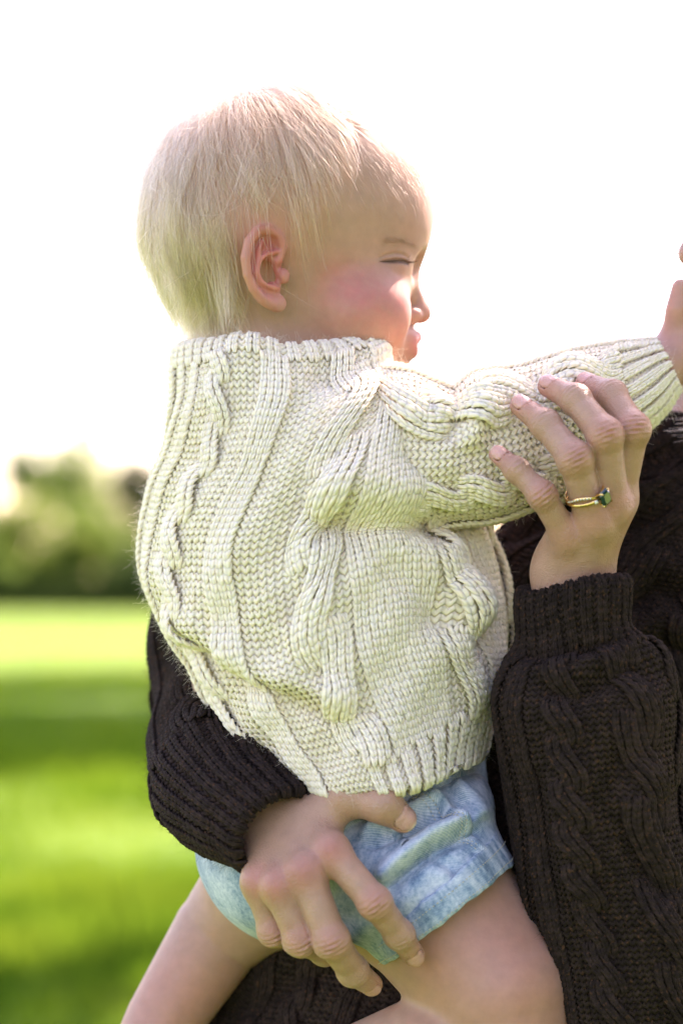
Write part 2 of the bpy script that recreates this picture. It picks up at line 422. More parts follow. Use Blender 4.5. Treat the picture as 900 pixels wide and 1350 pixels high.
def sleeve_warp(px, py, sn, th):
    h = np.zeros_like(px)
    h += crease(px, py, [(590, 500), (606, 540), (588, 590)], 15, 0.010, 0.006)
    h += crease(px, py, [(545, 540), (590, 590), (640, 600)], 18, 0.003, 0.004)
    h += crease(px, py, [(700, 480), (716, 540), (720, 600)], 18, 0.004, 0.004)
    h += 0.006 * np.exp(-(((px - 648) / 30) ** 2 + ((py - 520) / 40) ** 2))
    h += 0.004 * np.exp(-(((px - 770) / 40) ** 2 + ((py - 480) / 40) ** 2))
    h += 0.0020 * np.sin(px * 0.06 + 0.5) * np.sin(py * 0.04)
    return h * (0.35 + 0.65 * np.clip(sn, 0, 1)), np.zeros_like(px)
sleeve = Tube([  # L is the top of the arm, R its underside
    ((470, 492), (455, 590), (452, 680), -3.5, 3.6, 0),
    ((500, 482), (494, 590), (486, 686), -4.2, 3.9, 0),
    ((535, 486), (530, 598), (522, 692), -4.9, 4.6, 0),
    ((580, 502), (580, 600), (572, 694), -5.0, 4.7, 0),
    ((618, 503), (625, 592), (622, 688), -4.8, 4.5, 0),
    ((662, 489), (674, 580), (680, 677), -4.4, 4.3, 0),
    ((710, 474), (726, 564), (738, 655), -3.8, 4.0, 0),
    ((760, 463), (776, 546), (790, 624), -3.0, 3.6, 0),
    ((805, 455), (822, 523), (836, 582), -2.0, 3.0, 0),
    ((840, 450), (856, 500), (872, 545), -1.0, 2.5, 0),
    ((862, 448), (878, 484), (894, 514), -0.4, 2.1, 0),
    ((866, 450), (881, 484), (896, 512), -0.3, 1.9, 0),
    ((860, 456), (876, 484), (890, 508), -0.3, 1.7, 0),
], nv=120, nu=192, warp=sleeve_warp)
SC = 54
s_spans = [('K', 2), ('P', 2), ('C', 8, 22.0, 0.8, 1), ('P', 4), ('O', 6, 12.0, 1.0, 1), ('P', 3), ('K', 3), ('P', 3), ('K', 3), ('P', 4), ('O', 6, 12, 0, -1), ('P', 4), ('K', 3), ('P', 3)]
assert sum(s[1] for s in s_spans) == SC
o = knit_object('sleeve', sleeve, M_CREAM, None, SC, int(round(sleeve.length / H_)), s_spans, W_, H_, rib=lambda u, v: v > 0.82, rings=5, sides=6, relief=1.2); under(cream, o); o['kind'] = 'stuff'
o = fuzz_object('wool_fuzz', sleeve, 9000, M_CREAM_FUZZ, None); under(cream, o); o['kind'] = 'stuff'
# ------------------------------------------------------------------ bodies: smooth-blended solids meshed by surface nets
def ell(p, c, r, Rm=None):
    q = p - np.asarray(c); 
    if Rm is not None: q = q @ Rm            # columns of Rm are the ellipsoid's axes
    r = np.asarray(r); k0 = np.linalg.norm(q / r, axis=-1); k1 = np.linalg.norm(q / (r * r), axis=-1)
    return k0 * (k0 - 1.0) / np.maximum(k1, 1e-9)
def cone(p, a, b, ra, rb):
    a = np.asarray(a, float); b = np.asarray(b, float); ab = b - a; L2 = ab @ ab
    t = np.clip(((p - a) @ ab) / L2, 0, 1)
    return np.linalg.norm(p - a - t[..., None] * ab, axis=-1) - (ra + (rb - ra) * t)
def chain(p, pts, rs, k=0.0):
    d = None
    for i in range(len(pts) - 1):
        e = cone(p, pts[i], pts[i+1], rs[i], rs[i+1]); d = e if d is None else (smin(d, e, k) if k else np.minimum(d, e))
    return d
def smin(a, b, k):
    h = np.clip(0.5 + 0.5 * (b - a) / k, 0, 1); return b + (a - b) * h - k * h * (1 - h)
def smax(a, b, k): return -smin(-a, -b, k)

def sdf_mesh(f, lo, hi, h, newton=2):
    lo = np.asarray(lo, float); hi = np.asarray(hi, float); B = 8
    nb = np.ceil((hi - lo) / (h * B)).astype(int); n = nb * B
    bc = np.stack(np.meshgrid(*[np.arange(k) for k in nb], indexing='ij'), -1).reshape(-1, 3)
    dc = f(lo + (bc * B + (B - 1) / 2) * h)
    F = np.repeat(np.repeat(np.repeat(np.where(dc > 0, 1.0, -1.0).astype(np.float32).reshape(nb), B, 0), B, 1), B, 2)
    act = bc[np.abs(dc) < h * B * 1.5]
    off = np.stack(np.meshgrid(*[np.arange(B)] * 3, indexing='ij'), -1).reshape(-1, 3)
    for i in range(0, len(act), 500):
        idx = (act[i:i+500, None] * B + off[None]).reshape(-1, 3)
        F[idx[:, 0], idx[:, 1], idx[:, 2]] = f(lo + idx * h)
    F[0] = F[-1] = 1; F[:, 0] = F[:, -1] = 1; F[:, :, 0] = F[:, :, -1] = 1
    S = F < 0
    c = np.zeros(np.array(S.shape) - 1, np.int8)
    corners = [(i, j, k) for i in (0, 1) for j in (0, 1) for k in (0, 1)]
    sl = lambda o, sh: tuple(slice(o[a], sh[a] - 1 + o[a]) for a in range(3))
    for o in corners: c += S[sl(o, S.shape)]
    cells = np.argwhere((c > 0) & (c < 8)); ids = np.full(c.shape, -1, np.int32); ids[tuple(cells.T)] = np.arange(len(cells))
    acc = np.zeros((len(cells), 3)); cnt = np.zeros(len(cells))
    for a in range(3):
        e = np.eye(3, dtype=int)[a]
        for o in corners:
            if o[a]: continue
            i0 = cells + o; i1 = i0 + e; f0 = F[tuple(i0.T)]; f1 = F[tuple(i1.T)]; m = (f0 < 0) != (f1 < 0)
            t = f0[m] / (f0[m] - f1[m]); acc[m] += np.asarray(o) + t[:, None] * e; cnt[m] += 1
    V = lo + (cells + acc / cnt[:, None]) * h
    quads = []
    for a in range(3):
        b, d = (a + 1) % 3, (a + 2) % 3
        s0 = [slice(0, -1)] * 3; s1 = [slice(0, -1)] * 3; s1[a] = slice(1, None)
        A0 = S[tuple(s0)]; A1 = S[tuple(s1)]
        for flip, msk in ((False, A0 & ~A1), (True, ~A0 & A1)):
            g = np.argwhere(msk); g = g[(g[:, b] > 0) & (g[:, d] > 0)]
            eb, ed = np.eye(3, dtype=int)[b], np.eye(3, dtype=int)[d]
            q = np.stack([ids[tuple((g - eb - ed).T)], ids[tuple((g - ed).T)], ids[tuple(g.T)], ids[tuple((g - eb).T)]], -1)
            quads.append(q[:, ::-1] if flip else q)
    Q = np.concatenate(quads); Q = Q[(Q >= 0).all(1)]
    for _ in range(newton):
        V = V - np.clip(f(V), -h, h)[:, None] * grad(f, V, h * 0.5)
    return V, Q
def grad(f, V, e):
    g = np.stack([f(V + d) - f(V - d) for d in np.eye(3) * e], -1)
    return g / (np.linalg.norm(g, axis=1, keepdims=True) + 1e-12)

def skin_material(name, rough=0.45, bump=0.25, scale=0.006, sss=0.45):
    m, n, l, b = mat_new(name)
    at = n.new('ShaderNodeAttribute'); at.attribute_name = 'tone'
    mo = noise(n, l, 130, 5, 0.6); fr = noise(n, l, 28, 3)
    hs = n.new('ShaderNodeHueSaturation'); l.new(at.outputs['Color'], hs.inputs['Color'])
    mr = n.new('ShaderNodeMapRange'); l.new(mo.outputs['Fac'], mr.inputs['Value']); mr.inputs['From Min'].default_value = 0.3; mr.inputs['From Max'].default_value = 0.7
    mr.inputs['To Min'].default_value = 0.90; mr.inputs['To Max'].default_value = 1.06; l.new(mr.outputs[0], hs.inputs['Value'])
    m2 = n.new('ShaderNodeMapRange'); l.new(fr.outputs['Fac'], m2.inputs['Value']); m2.inputs['To Min'].default_value = 0.9; m2.inputs['To Max'].default_value = 1.1; l.new(m2.outputs[0], hs.inputs['Saturation'])
    l.new(hs.outputs[0], b.inputs['Base Color'])
    na = n.new('ShaderNodeAttribute'); na.attribute_name = 'nail'
    m3 = n.new('ShaderNodeMapRange'); l.new(na.outputs['Fac'], m3.inputs['Value']); m3.inputs['To Min'].default_value = rough; m3.inputs['To Max'].default_value = 0.22; l.new(m3.outputs[0], b.inputs['Roughness'])
    b.inputs['Subsurface Weight'].default_value = sss; b.inputs['Subsurface Radius'].default_value = (1.0, 0.36, 0.22); b.inputs['Subsurface Scale'].default_value = scale
    b.inputs['Specular IOR Level'].default_value = 0.4
    v = n.new('ShaderNodeTexVoronoi'); v.inputs['Scale'].default_value = 1100; tc = n.new('ShaderNodeTexCoord'); l.new(tc.outputs['Object'], v.inputs['Vector'])
    nb_ = noise(n, l, 420, 3)
    ad = n.new('ShaderNodeMath'); l.new(v.outputs['Distance'], ad.inputs[0]); l.new(nb_.outputs['Fac'], ad.inputs[1])
    bp = n.new('ShaderNodeBump'); bp.inputs['Strength'].default_value = bump; bp.inputs['Distance'].default_value = 0.0003
    l.new(ad.outputs[0], bp.inputs['Height']); l.new(bp.outputs[0], b.inputs['Normal'])
    return m
M_BABY = skin_material('baby_skin', 0.5, 0.12, 0.007)
M_ADULT = skin_material('adult_skin', 0.40, 0.95, 0.0035, 0.3)

def blend(col, c, w): return col * (1 - w[:, None]) + np.asarray(c) * w[:, None]
def gauss(p, c, s): return np.exp(-np.sum(((p - np.asarray(c)) / np.asarray(s)) ** 2, -1))

# ---- the child's head, in its own axes: forward F, up U, right-hand side R (towards us), centimetres
HEAD_O = P(386, 287, 0.0); YAW = rad(8.0); PITCH = rad(0.0)
aF = np.array([math.cos(YAW), math.sin(YAW), 0.0]); aR = np.array([math.sin(YAW), -math.cos(YAW), 0.0]); aU = np.array([0, 0, 1.0])
HM = np.stack([aF, aU, aR], 1)                       # columns
def to_head(p): return (p - HEAD_O) @ HM * 100.0
def from_head(q): return HEAD_O + (np.asarray(q, float) / 100.0) @ HM.T

# ear plane: x forward, y up, z outwards (cm) ; origin on the side of the head
EAR_O = np.array([-2.25, -3.8, 5.5])
_en = np.array([-0.42, 0.05, 1.0]); _en = np.array([0.08, 0.0, 1.0]); _en /= np.linalg.norm(_en)
_eu = np.array([-0.10, 1.0, 0.0]); _eu -= _en * (_eu @ _en); _eu /= np.linalg.norm(_eu)
_ef = np.cross(_eu, _en)
if _ef[0] < 0: _ef = -_ef
EM = np.stack([_ef, _eu, _en], 1)
def ear(q):
    """q in head axes (right side); returns additive shell and carve distances"""
    e = (q - EAR_O) @ EM / 0.92
    hx = [(0.45, 0.15, 0.25), (0.95, 0.55, 0.35), (1.18, 1.25, 0.35), (0.98, 1.95, 0.45), (0.35, 2.38, 0.62), (-0.38, 2.30, 0.85), (-0.98, 1.65, 1.08), (-1.28, 0.70, 1.16), (-1.24, -0.30, 1.08), (-0.95, -1.12, 0.90), (-0.45, -1.72, 0.66), (0.15, -2.08, 0.42)]
    rr = [0.14, 0.20, 0.24, 0.28, 0.29, 0.30, 0.32, 0.33, 0.31, 0.29, 0.30, 0.36]
    d = chain(e, hx, rr)
    # flap behind
    flap = ell(e, (-0.10, 0.15, 0.42), (1.22, 2.35, 0.20), _tilt)
    d = smin(d, flap, 0.22)
    lobe = ell(e, (0.60, -2.08, 0.20), (0.50, 0.52, 0.27)); d = smin(d, lobe, 0.30)
    ah = chain(e, [(0.85, 1.02, 0.45), (0.10, 0.88, 0.66), (-0.48, 0.42, 0.84), (-0.66, -0.18, 0.88), (-0.45, -0.72, 0.76), (0.05, -0.98, 0.62), (0.50, -1.18, 0.46)], [0.13, 0.17, 0.19, 0.19, 0.19, 0.22, 0.20])
    ah2 = chain(e, [(-0.48, 0.42, 0.82), (-0.40, 1.10, 0.80), (-0.10, 1.70, 0.66)], [0.17, 0.15, 0.10])
    d = smin(d, smin(ah, ah2, 0.12), 0.12)
    trag = ell(e, (1.12, -0.45, 0.30), (0.34, 0.46, 0.30)); d = smin(d, trag, 0.18)
    con = ell(e, (0.16, -0.10, 0.62), (0.62, 0.85, 0.60)); d = smax(d, -con, 0.14)
    d = smax(d, -cone(e, (0.35, -0.35, 0.3), (0.80, -0.95, 0.5), 0.30, 0.16), 0.10)
    fossa = ell(e, (0.50, 1.55, 0.72), (0.40, 0.42, 0.36)); d = smax(d, -fossa, 0.12)
    sc = chain(e, [(0.1, 2.0, 0.95), (-0.62, 1.45, 1.12), (-0.95, 0.5, 1.2), (-0.92, -0.4, 1.18), (-0.6, -1.05, 1.02)], [0.10, 0.13, 0.14, 0.13, 0.10]); d = smax(d, -sc, 0.12)
    return d
_ty = math.atan2(0.62, 2.3); _tilt = np.array([[math.cos(0.28), 0, -math.sin(-0.28)], [0, 1, 0], [math.sin(-0.28), 0, math.cos(0.28)]])

SLIT = LIDFOLD = None
def head_sdf(q, ears=True):
    s = q.copy(); s[:, 2] = np.abs(s[:, 2])                          # mirrored halves
    d = ell(q, (-0.25, 0.9, 0), (7.8, 6.55, 6.3))
    d = smin(d, ell(q, (-2.7, -1.2, 0), (4.95, 4.6, 5.5)), 1.6)                  # back of the head
    d = smin(d, ell(q, (2.55, 0.1, 0), (5.6, 5.2, 5.1)), 1.2)
    d = smin(d, ell(q, (1.75, -3.4, 0), (5.25, 4.7, 4.75)), 1.4)
    d = smin(d, ell(s, (3.45, -5.75, 2.75), (3.0, 2.75, 2.7)), 1.0)          # cheeks
    d = smin(d, ell(q, (2.9, -7.6, 0), (3.7, 2.6, 3.8)), 1.0)               # jaw
    d = smin(d, ell(q, (5.4, -9.3, 0), (1.35, 1.15, 1.5)), 0.9)              # chin
    d = smin(d, cone(q, (-1.2, -4.5, 0), (-1.7, -12.5, 0), 3.75, 3.6), 1.6)      # neck
    d = smax(d, -ell(s, (7.55, -2.95, 1.55), (1.0, 0.75, 0.9)), 0.7)           # eye socket
    d = smin(d, ell(s, (4.95, -2.95, 2.55), (1.3, 1.0, 1.3)), 0.5)         # closed lids over the eye
    # nose
    d = smin(d, chain(q, [(6.2, -2.6, 0), (6.75, -3.9, 0), (7.30, -5.0, 0)], [0.72, 0.58, 0.58]), 0.6)
    d = smin(d, ell(q, (7.45, -5.42, 0), (0.66, 0.60, 0.74)), 0.3)
    d = smin(d, ell(s, (6.85, -5.65, 0.75), (0.62, 0.48, 0.48)), 0.22)
    d = smax(d, -ell(s, (7.2, -6.08, 0.36), (0.30, 0.22, 0.20)), 0.12)
    # mouth
    d = smin(d, ell(q, (6.35, -7.2, 0), (1.0, 1.2, 1.75)), 0.5)
    up = chain(s, [(7.20, -6.85, 0.0), (7.12, -6.85, 0.45), (6.78, -7.02, 1.15), (6.2, -7.25, 1.7)], [0.36, 0.36, 0.26, 0.12])
    lo_ = chain(s, [(6.95, -7.68, 0.0), (6.78, -7.66, 0.6), (6.2, -7.35, 1.6)], [0.40, 0.36, 0.12])
    d = smin(d, smin(up, lo_, 0.06), 0.16)
    d = smax(d, -chain(s, [(7.6, -7.27, 0), (7.35, -7.27, 0.5), (6.85, -7.28, 1.15), (6.25, -7.32, 1.75)], [0.17, 0.16, 0.11, 0.06]), 0.08)
    # slit of the squinting eye
    if SLIT is not None:
        d = smax(d, -chain(s, SLIT, [0.10, 0.15, 0.15, 0.11, 0.05]), 0.06)
        if LIDFOLD is not None: d = smax(d, -chain(s, LIDFOLD, [0.05, 0.09, 0.09, 0.07, 0.03]), 0.10)
    if ears:
        m = np.sum((s - EAR_O) ** 2, 1) < 16.0
        if m.any(): d[m] = smin(d[m], ear(s[m]), 0.22)
    return d / 100.0
def on_face(xs, U):
    """the point of the near side of the face seen at screen offset xs (cm) and height U"""
    R = np.linspace(0.2, 6.0, 600); F = (xs - math.sin(YAW) * R) / math.cos(YAW); d = head_sdf(np.stack([F, np.full(600, U), R], 1), False)
    i = np.where(d < 0)[0]; k = i[-1] if len(i) else 0; return (F[k], U, R[k])
SLIT = [on_face(x, u) for x, u in ((6.62, -2.94), (6.35, -2.90), (5.95, -2.92), (5.45, -2.99), (4.95, -3.07))]
LIDFOLD = [on_face(x, u) for x, u in ((6.62, -2.66), (6.30, -2.52), (5.85, -2.52), (5.35, -2.66), (4.90, -2.86))]
def head_world(p): return head_sdf(to_head(p))

def tone_head(V):
    q = to_head(V); s = q.copy(); s[:, 2] = np.abs(s[:, 2])
    mott = 0.92 + 0.16 * np.sin(q[:, 0] * 3.1 + np.sin(q[:, 1] * 4.3)) * np.sin(q[:, 1] * 3.7 + np.sin(q[:, 0] * 2.9) * 1.5) + 0.10 * np.sin(q[:, 0] * 9.1 + q[:, 1] * 4) * np.sin(q[:, 1] * 8.3 - q[:, 0] * 3)
    mott = np.clip(mott, 0.4, 1.35)
    c = np.tile(np.array([0.415, 0.238, 0.17]), (len(V), 1))
    c = blend(c, (0.40, 0.245, 0.172), 0.6 * sstep(0, 4, q[:, 1]))
    c = blend(c, (0.46, 0.145, 0.13), 0.74 * mott * gauss(s, (3.2, -5.3, 5.2), (2.7, 2.0, 2.4)))
    c = blend(c, (0.52, 0.19, 0.17), 0.65 * mott * gauss(s, (5.4, -5.8, 3.6), (1.9, 1.7, 1.9)))
    c = blend(c, (0.50, 0.15, 0.14), 0.5 * mott * gauss(s, (2.0, -4.2, 5.6), (1.3, 1.1, 2.0)))
    c = blend(c, (0.54, 0.24, 0.2), 0.4 * gauss(s, (7.6, -5.6, 0), (0.9, 0.7, 0.9)))
    lip = np.minimum(1, 1.6 * gauss(s, (7.1, -7.25, 0.2), (0.75, 0.62, 1.3)))
    c = blend(c, (0.44, 0.10, 0.10), lip * 0.95)
    e = (s - EAR_O) @ EM; er = gauss(e, (-0.1, 0.2, 0.7), (1.6, 2.6, 1.0))
    c = blend(c, (0.54, 0.17, 0.135), np.minimum(1, 1.2 * er) * 0.85)
    c = blend(c, (0.40, 0.075, 0.06), 0.8 * np.maximum(gauss(e, (0.4, 1.4, 0.4), (0.5, 0.5, 0.5)), gauss(e, (0.3, -0.2, 0.1), (0.7, 0.9, 0.5))))
    c = blend(c, (0.62, 0.46, 0.34), 0.5 * gauss(q, (-4.5, -7, 0), (3, 2, 5)))
    c = blend(c, (0.07, 0.035, 0.025), 0.92 * sstep(0.05, -0.03, chain(s, SLIT, [0.10, 0.14, 0.14, 0.10, 0.03])))
    return c
HV, HQ = sdf_mesh(head_world, HEAD_O + [-0.095, -0.09, -0.12], HEAD_O + [0.105, 0.09, 0.085], 0.0010)
h_tone = tone_head(HV)

# ---- limbs and trunk of the child
def cpt(px, py, y): return P(px, py, y)
legR = [cpt(470, 1120, -3.0), cpt(575, 1195, -5.2), cpt(655, 1300, -7.0), cpt(668, 1370, -7.2)]
calfR = [cpt(668, 1395, -6.6), cpt(585, 1402, -6.6), cpt(470, 1435, -4.6)]
legL = [cpt(380, 1140, 3.0), cpt(288, 1232, 3.5), cpt(216, 1345, 2.5), cpt(165, 1460, 1.0)]
def child_body(p):
    d = chain(p, legR, [0.047, 0.0475, 0.042, 0.037])
    # the fold where thigh meets calf
    d2 = chain(p, calfR, [0.036, 0.041, 0.034])
    d = smin(d, d2, 0.006)
    d = smin(d, chain(p, legL, [0.043, 0.0275, 0.0225, 0.021]), 0.01)
    d = smin(d, chain(p, [cpt(430, 1090, 0), cpt(430, 900, 0), cpt(400, 650, 0), cpt(370, 520, 0)], [0.07, 0.078, 0.068, 0.04]), 0.02)
    d = smin(d, chain(p, [cpt(400, 600, -3), cpt(560, 590, -4.5), cpt(720, 565, -3.8), cpt(880, 480, -0.4)], [0.035, 0.028, 0.024, 0.0150]), 0.01)
    return np.minimum(d, child_hand(p))
HP = [cpt(880, 480, -0.4), cpt(905, 452, 0.2), cpt(935, 420, 1.0)]
def child_hand(p):
    d = chain(p, HP, [0.0150, 0.017, 0.018])
    d = smin(d, ell(p, cpt(925, 425, 0.8), (0.020, 0.012, 0.022)), 0.006)
    d = smin(d, chain(p, [cpt(892, 432, -0.6), cpt(893, 408, -1.0), cpt(897, 380, -1.0)], [0.0085, 0.0072, 0.0055]), 0.004)   # thumb
    for (bx, by, mx, my, tx, ty, y) in ((930, 402, 940, 372, 958, 352, -0.6), (948, 404, 965, 376, 985, 360, 0.4), (958, 414, 980, 392, 1000, 378, 1.4), (962, 428, 984, 412, 1002, 402, 2.3)):
        d = smin(d, chain(p, [cpt(bx, by, y), cpt(mx, my, y - 0.2), cpt(tx, ty, y + 0.3)], [0.0070, 0.0062, 0.0050]), 0.0025)
    return d
BV, BQ = sdf_mesh(child_body, P(-10, 1520, 0) * [1, 0, 1] + [0, -0.16, 0], P(1010, 330, 8) * [1, 0, 1] + [0, 0.12, 0], 0.0020)
bt = np.tile(np.array([0.415, 0.24, 0.175]), (len(BV), 1))
for (x, y, d_, s) in ((640, 1240, -10, .03), (560, 1265, -10, .02), (690, 1320, -10, .03), (895, 430, -1, .03), (230, 1330, 0, .04)):
    bt = blend(bt, (0.46, 0.195, 0.155), 0.6 * gauss(BV, P(x, y, d_), (s, s, s)))
V = np.concatenate([HV, BV]); Q = np.concatenate([HQ, BQ + len(HV)])
o = np_mesh('body', V, Q, M_BABY, None, attrs={'tone': np.concatenate([h_tone, bt]), 'nail': np.zeros(len(V))}); under(child, o)
print('head', len(HV), 'body', len(BV))
# ------------------------------------------------------------------ hair
def hair_material(name, col, rough=0.35):
    m = bpy.data.materials.new(name); m.use_nodes = True; n = m.node_tree.nodes; l = m.node_tree.links
    n.remove(n['Principled BSDF'])
    h = n.new('ShaderNodeBsdfHairPrincipled'); h.parametrization = 'COLOR'
    h.inputs['Color'].default_value = (*col, 1); h.inputs['Roughness'].default_value = rough; h.inputs['Radial Roughness'].default_value = 0.5
    h.inputs['Random Roughness'].default_value = 0.3
    hi = n.new('ShaderNodeHairInfo'); r = ramp(n, [(0.0, tuple(c * 0.40 for c in col)), (1.0, tuple(min(1, c * 1.5) for c in col))])
    l.new(hi.outputs['Random'], r.inputs[0]); l.new(r.outputs[0], h.inputs['Color'])
    l.new(h.outputs[0], n['Material Output'].inputs['Surface'])
    return m
M_BLOND = hair_material('blond_hair', (0.35, 0.222, 0.128))

def scalp_w(q):
    """how thickly hair grows at a point of the head (head axes, cm)"""
    F, U, R = q[:, 0], q[:, 1], np.abs(q[:, 2])
    lim = np.interp(U, [-7.2, -6.0, -3.0, -1.6, -0.6, 0.6, 2.0, 3.5, 5.0, 6.5], [-4.4, -4.0, -3.6, -2.9, -1.8, -0.8, 0.1, 1.2, 2.4, 3.2])
    return sstep(1.4, -1.0, F - lim) * sstep(-7.2, -6.2, U)
def grow(roots, length, layer, lift, K, seed, lock=None, W=np.array([-4.2, 6.0, 1.0]), wob=0.10, down=0.9):
    g = np.random.default_rng(seed); n = len(roots)
    hs = lambda x: head_sdf(x, False) * 100.0
    def nrm(x):
        e = 0.05; a = np.stack([hs(x + d) - hs(x - d) for d in np.eye(3) * e], -1); return a / (np.linalg.norm(a, axis=1, keepdims=True) + 1e-9)
    p = roots.copy(); pts = [p.copy()]; N = nrm(p)
    def flow(x, N):
        f = x - W; f /= np.linalg.norm(f, axis=1, keepdims=True) + 1e-9
        back = sstep(0.5, -3.0, x[:, 0])[:, None]
        dn = np.array([0.10, -1.0, 0.0]) * (down * (0.65 + 0.8 * back))
        v = f * (1.0 - 0.55 * back) + dn
        v = v - N * np.sum(v * N, 1, keepdims=True); return v / (np.linalg.norm(v, axis=1, keepdims=True) + 1e-9)
    d = flow(p, N) + N * lift; d /= np.linalg.norm(d, axis=1, keepdims=True); bias = g.normal(0, wob, (n, 3)) + (0 if lock is None else lock)
    for k in range(1, K):
        fl = flow(p, N) + bias
        d = d * 0.55 + fl * 0.45 + g.normal(0, 0.03, (n, 3)); d /= np.linalg.norm(d, axis=1, keepdims=True)
        p = p + d * (length / (K - 1))[:, None]
        dist = hs(p); N = nrm(p); want = layer * min(1.0, k / 4.0)
        push = np.maximum(want - dist, 0); p = p + N * push[:, None]
        far = np.clip(dist - want - 0.15, 0, 0.3); p = p - N * (far * 0.5 * (p[:, 1] > -4.0))[:, None]
        pts.append(p.copy())
    return np.stack(pts, 1)
def clump(pts, roots, ncl, amount, seed):
    g = np.random.default_rng(seed); ci = g.choice(len(pts), ncl, replace=False)
    near = np.empty(len(pts), int)
    for i in range(0, len(pts), 2000): near[i:i+2000] = np.argmin(((roots[i:i+2000, None] - roots[ci][None]) ** 2).sum(-1), 1)
    t = np.linspace(0, 1, pts.shape[1]); w = (amount * t ** 1.3)[None, :, None] * g.uniform(0.4, 1.0, (len(pts), 1, 1))
    return pts * (1 - w) + pts[ci[near]] * w
hq = to_head(HV); e_ = (np.where(hq[:, 2:3] < 0, hq * [1, 1, -1], hq) - EAR_O) @ EM
nonear = ~((np.abs(e_[:, 0]) < 1.7) & (np.abs(e_[:, 1]) < 2.75) & (e_[:, 2] > -0.25))
wgt = scalp_w(hq) * nonear
def roots_for(n, w): 
    i = rng.choice(len(hq), n, p=w / w.sum()); return hq[i] + rng.normal(0, 0.05, (n, 3))
r1 = roots_for(9500, wgt * (1 - 0.55 * sstep(0.0, 4.0, hq[:, 0])))
front = sstep(-2.0, 3.2, r1[:, 0])
L1 = (6.2 - 4.4 * front) * rng.uniform(0.45, 1.18, len(r1)) * np.where(r1[:, 1] < -2, 0.75, 1.0)
lc = rng.choice(len(r1), 150, replace=False); lid = np.concatenate([np.argmin(((r1[i:i+2000, None] - r1[lc][None]) ** 2).sum(-1), 1) for i in range(0, len(r1), 2000)])
lbias = rng.normal(0, 0.26, (150, 3)); llay = rng.uniform(0.05, 0.85, 150); llen = rng.uniform(0.72, 1.22, 150)
L1 = L1 * llen[lid]
a1 = grow(r1, L1, (0.7 * llay[lid] + rng.uniform(0.0, 0.3, len(r1))) * (1 - 0.6 * front), 0.25, 13, 3, lock=lbias[lid])
tL = np.linspace(0, 1, 13); wL = (0.62 * tL ** 1.2)[None, :, None] * rng.uniform(0.3, 1.0, (len(a1), 1, 1)); a1 = clump(a1, r1, 800, 0.5, 4); a1 = a1 * (1 - wL) + a1[lc[lid]] * wL
r2 = roots_for(2200, wgt * (sstep(1.0, -2.0, hq[:, 0]) + 0.03))
L2 = rng.uniform(4.5, 9.0, len(r2)) * np.where(r2[:, 1] < -2, 0.6, 1.0)
a2 = grow(r2, L2, rng.uniform(0.5, 1.15, len(r2)), 0.55, 13, 5, wob=0.22)
a2 = clump(a2, r2, 160, 0.5, 6)
r5 = roots_for(650, wgt * (sstep(1.0, -3.0, hq[:, 0]) + 0.1)); a5 = grow(r5, rng.uniform(2.5, 8.0, len(r5)), rng.uniform(0.8, 1.7, len(r5)), 0.9, 13, 15, wob=0.55); a2 = np.concatenate([a2, a5])
# the little tuft that stands up at the crown
r3 = roots_for(320, wgt * np.exp(-np.sum((hq - [-3.3, 6.0, 0.5]) ** 2, 1) / 1.2))
a3 = r3[:, None] + np.linspace(0, 1, 13)[None, :, None] * (rng.normal(0, 0.45, (len(r3), 1, 3)) * 1.2 + np.array([-0.6, 1.8, 0.1])) + (np.linspace(0, 1, 13) ** 2)[None, :, None] * rng.normal(0, 0.55, (len(r3), 1, 3))
# thin baby down over the forehead and temples
wd = sstep(-1.0, 1.5, hq[:, 1]) * sstep(1.0, 3.0, hq[:, 0]) * sstep(8.0, 6.6, hq[:, 0]) * nonear
r4 = roots_for(1300, wd + 1e-12)
a4 = grow(r4, rng.uniform(0.4, 1.1, len(r4)), rng.uniform(0.03, 0.12, len(r4)), 0.15, 13, 8)
def off_ear(a):
    e = (a - EAR_O) @ EM; hit = ((np.abs(e[..., 0]) < 1.45) & (np.abs(e[..., 1]) < 2.4) & (e[..., 2] > -1.0)).any(1)
    return ~(hit & (rng.random(len(a)) < 0.93))
def off_brow(a):
    F, U = a[..., 0], a[..., 1]; bare = (F > np.interp(U, [-8, -1.0, 1.0, 2.5, 4.0, 6.0], [1.0, 1.6, 3.4, 4.6, 5.8, 9.0])).any(1)
    long = (np.linalg.norm(np.diff(a, axis=1), axis=-1) > 1.1).any(1)
    return ~((bare & (rng.random(len(a)) < 0.94)) | long)
k1, k2 = off_ear(a1) & off_brow(a1), off_ear(a2) & off_brow(a2); a1, a2 = a1[k1], a2[k2]
allp = np.concatenate([a1, a2, a3, a4]); tt = np.linspace(0, 1, 13)
r0 = np.concatenate([np.full(len(a1), 1.05e-4), np.full(len(a2), 7.5e-5), np.full(len(a3), 5e-5), np.full(len(a4), 2.4e-5)])
rr = r0[:, None] * (1 - 0.75 * tt ** 2)[None]
o = curves_object('hair', from_head(allp), rr, M_BLOND); under(child, o); o['label'] = 'fine pale blond hair with wispy ends'
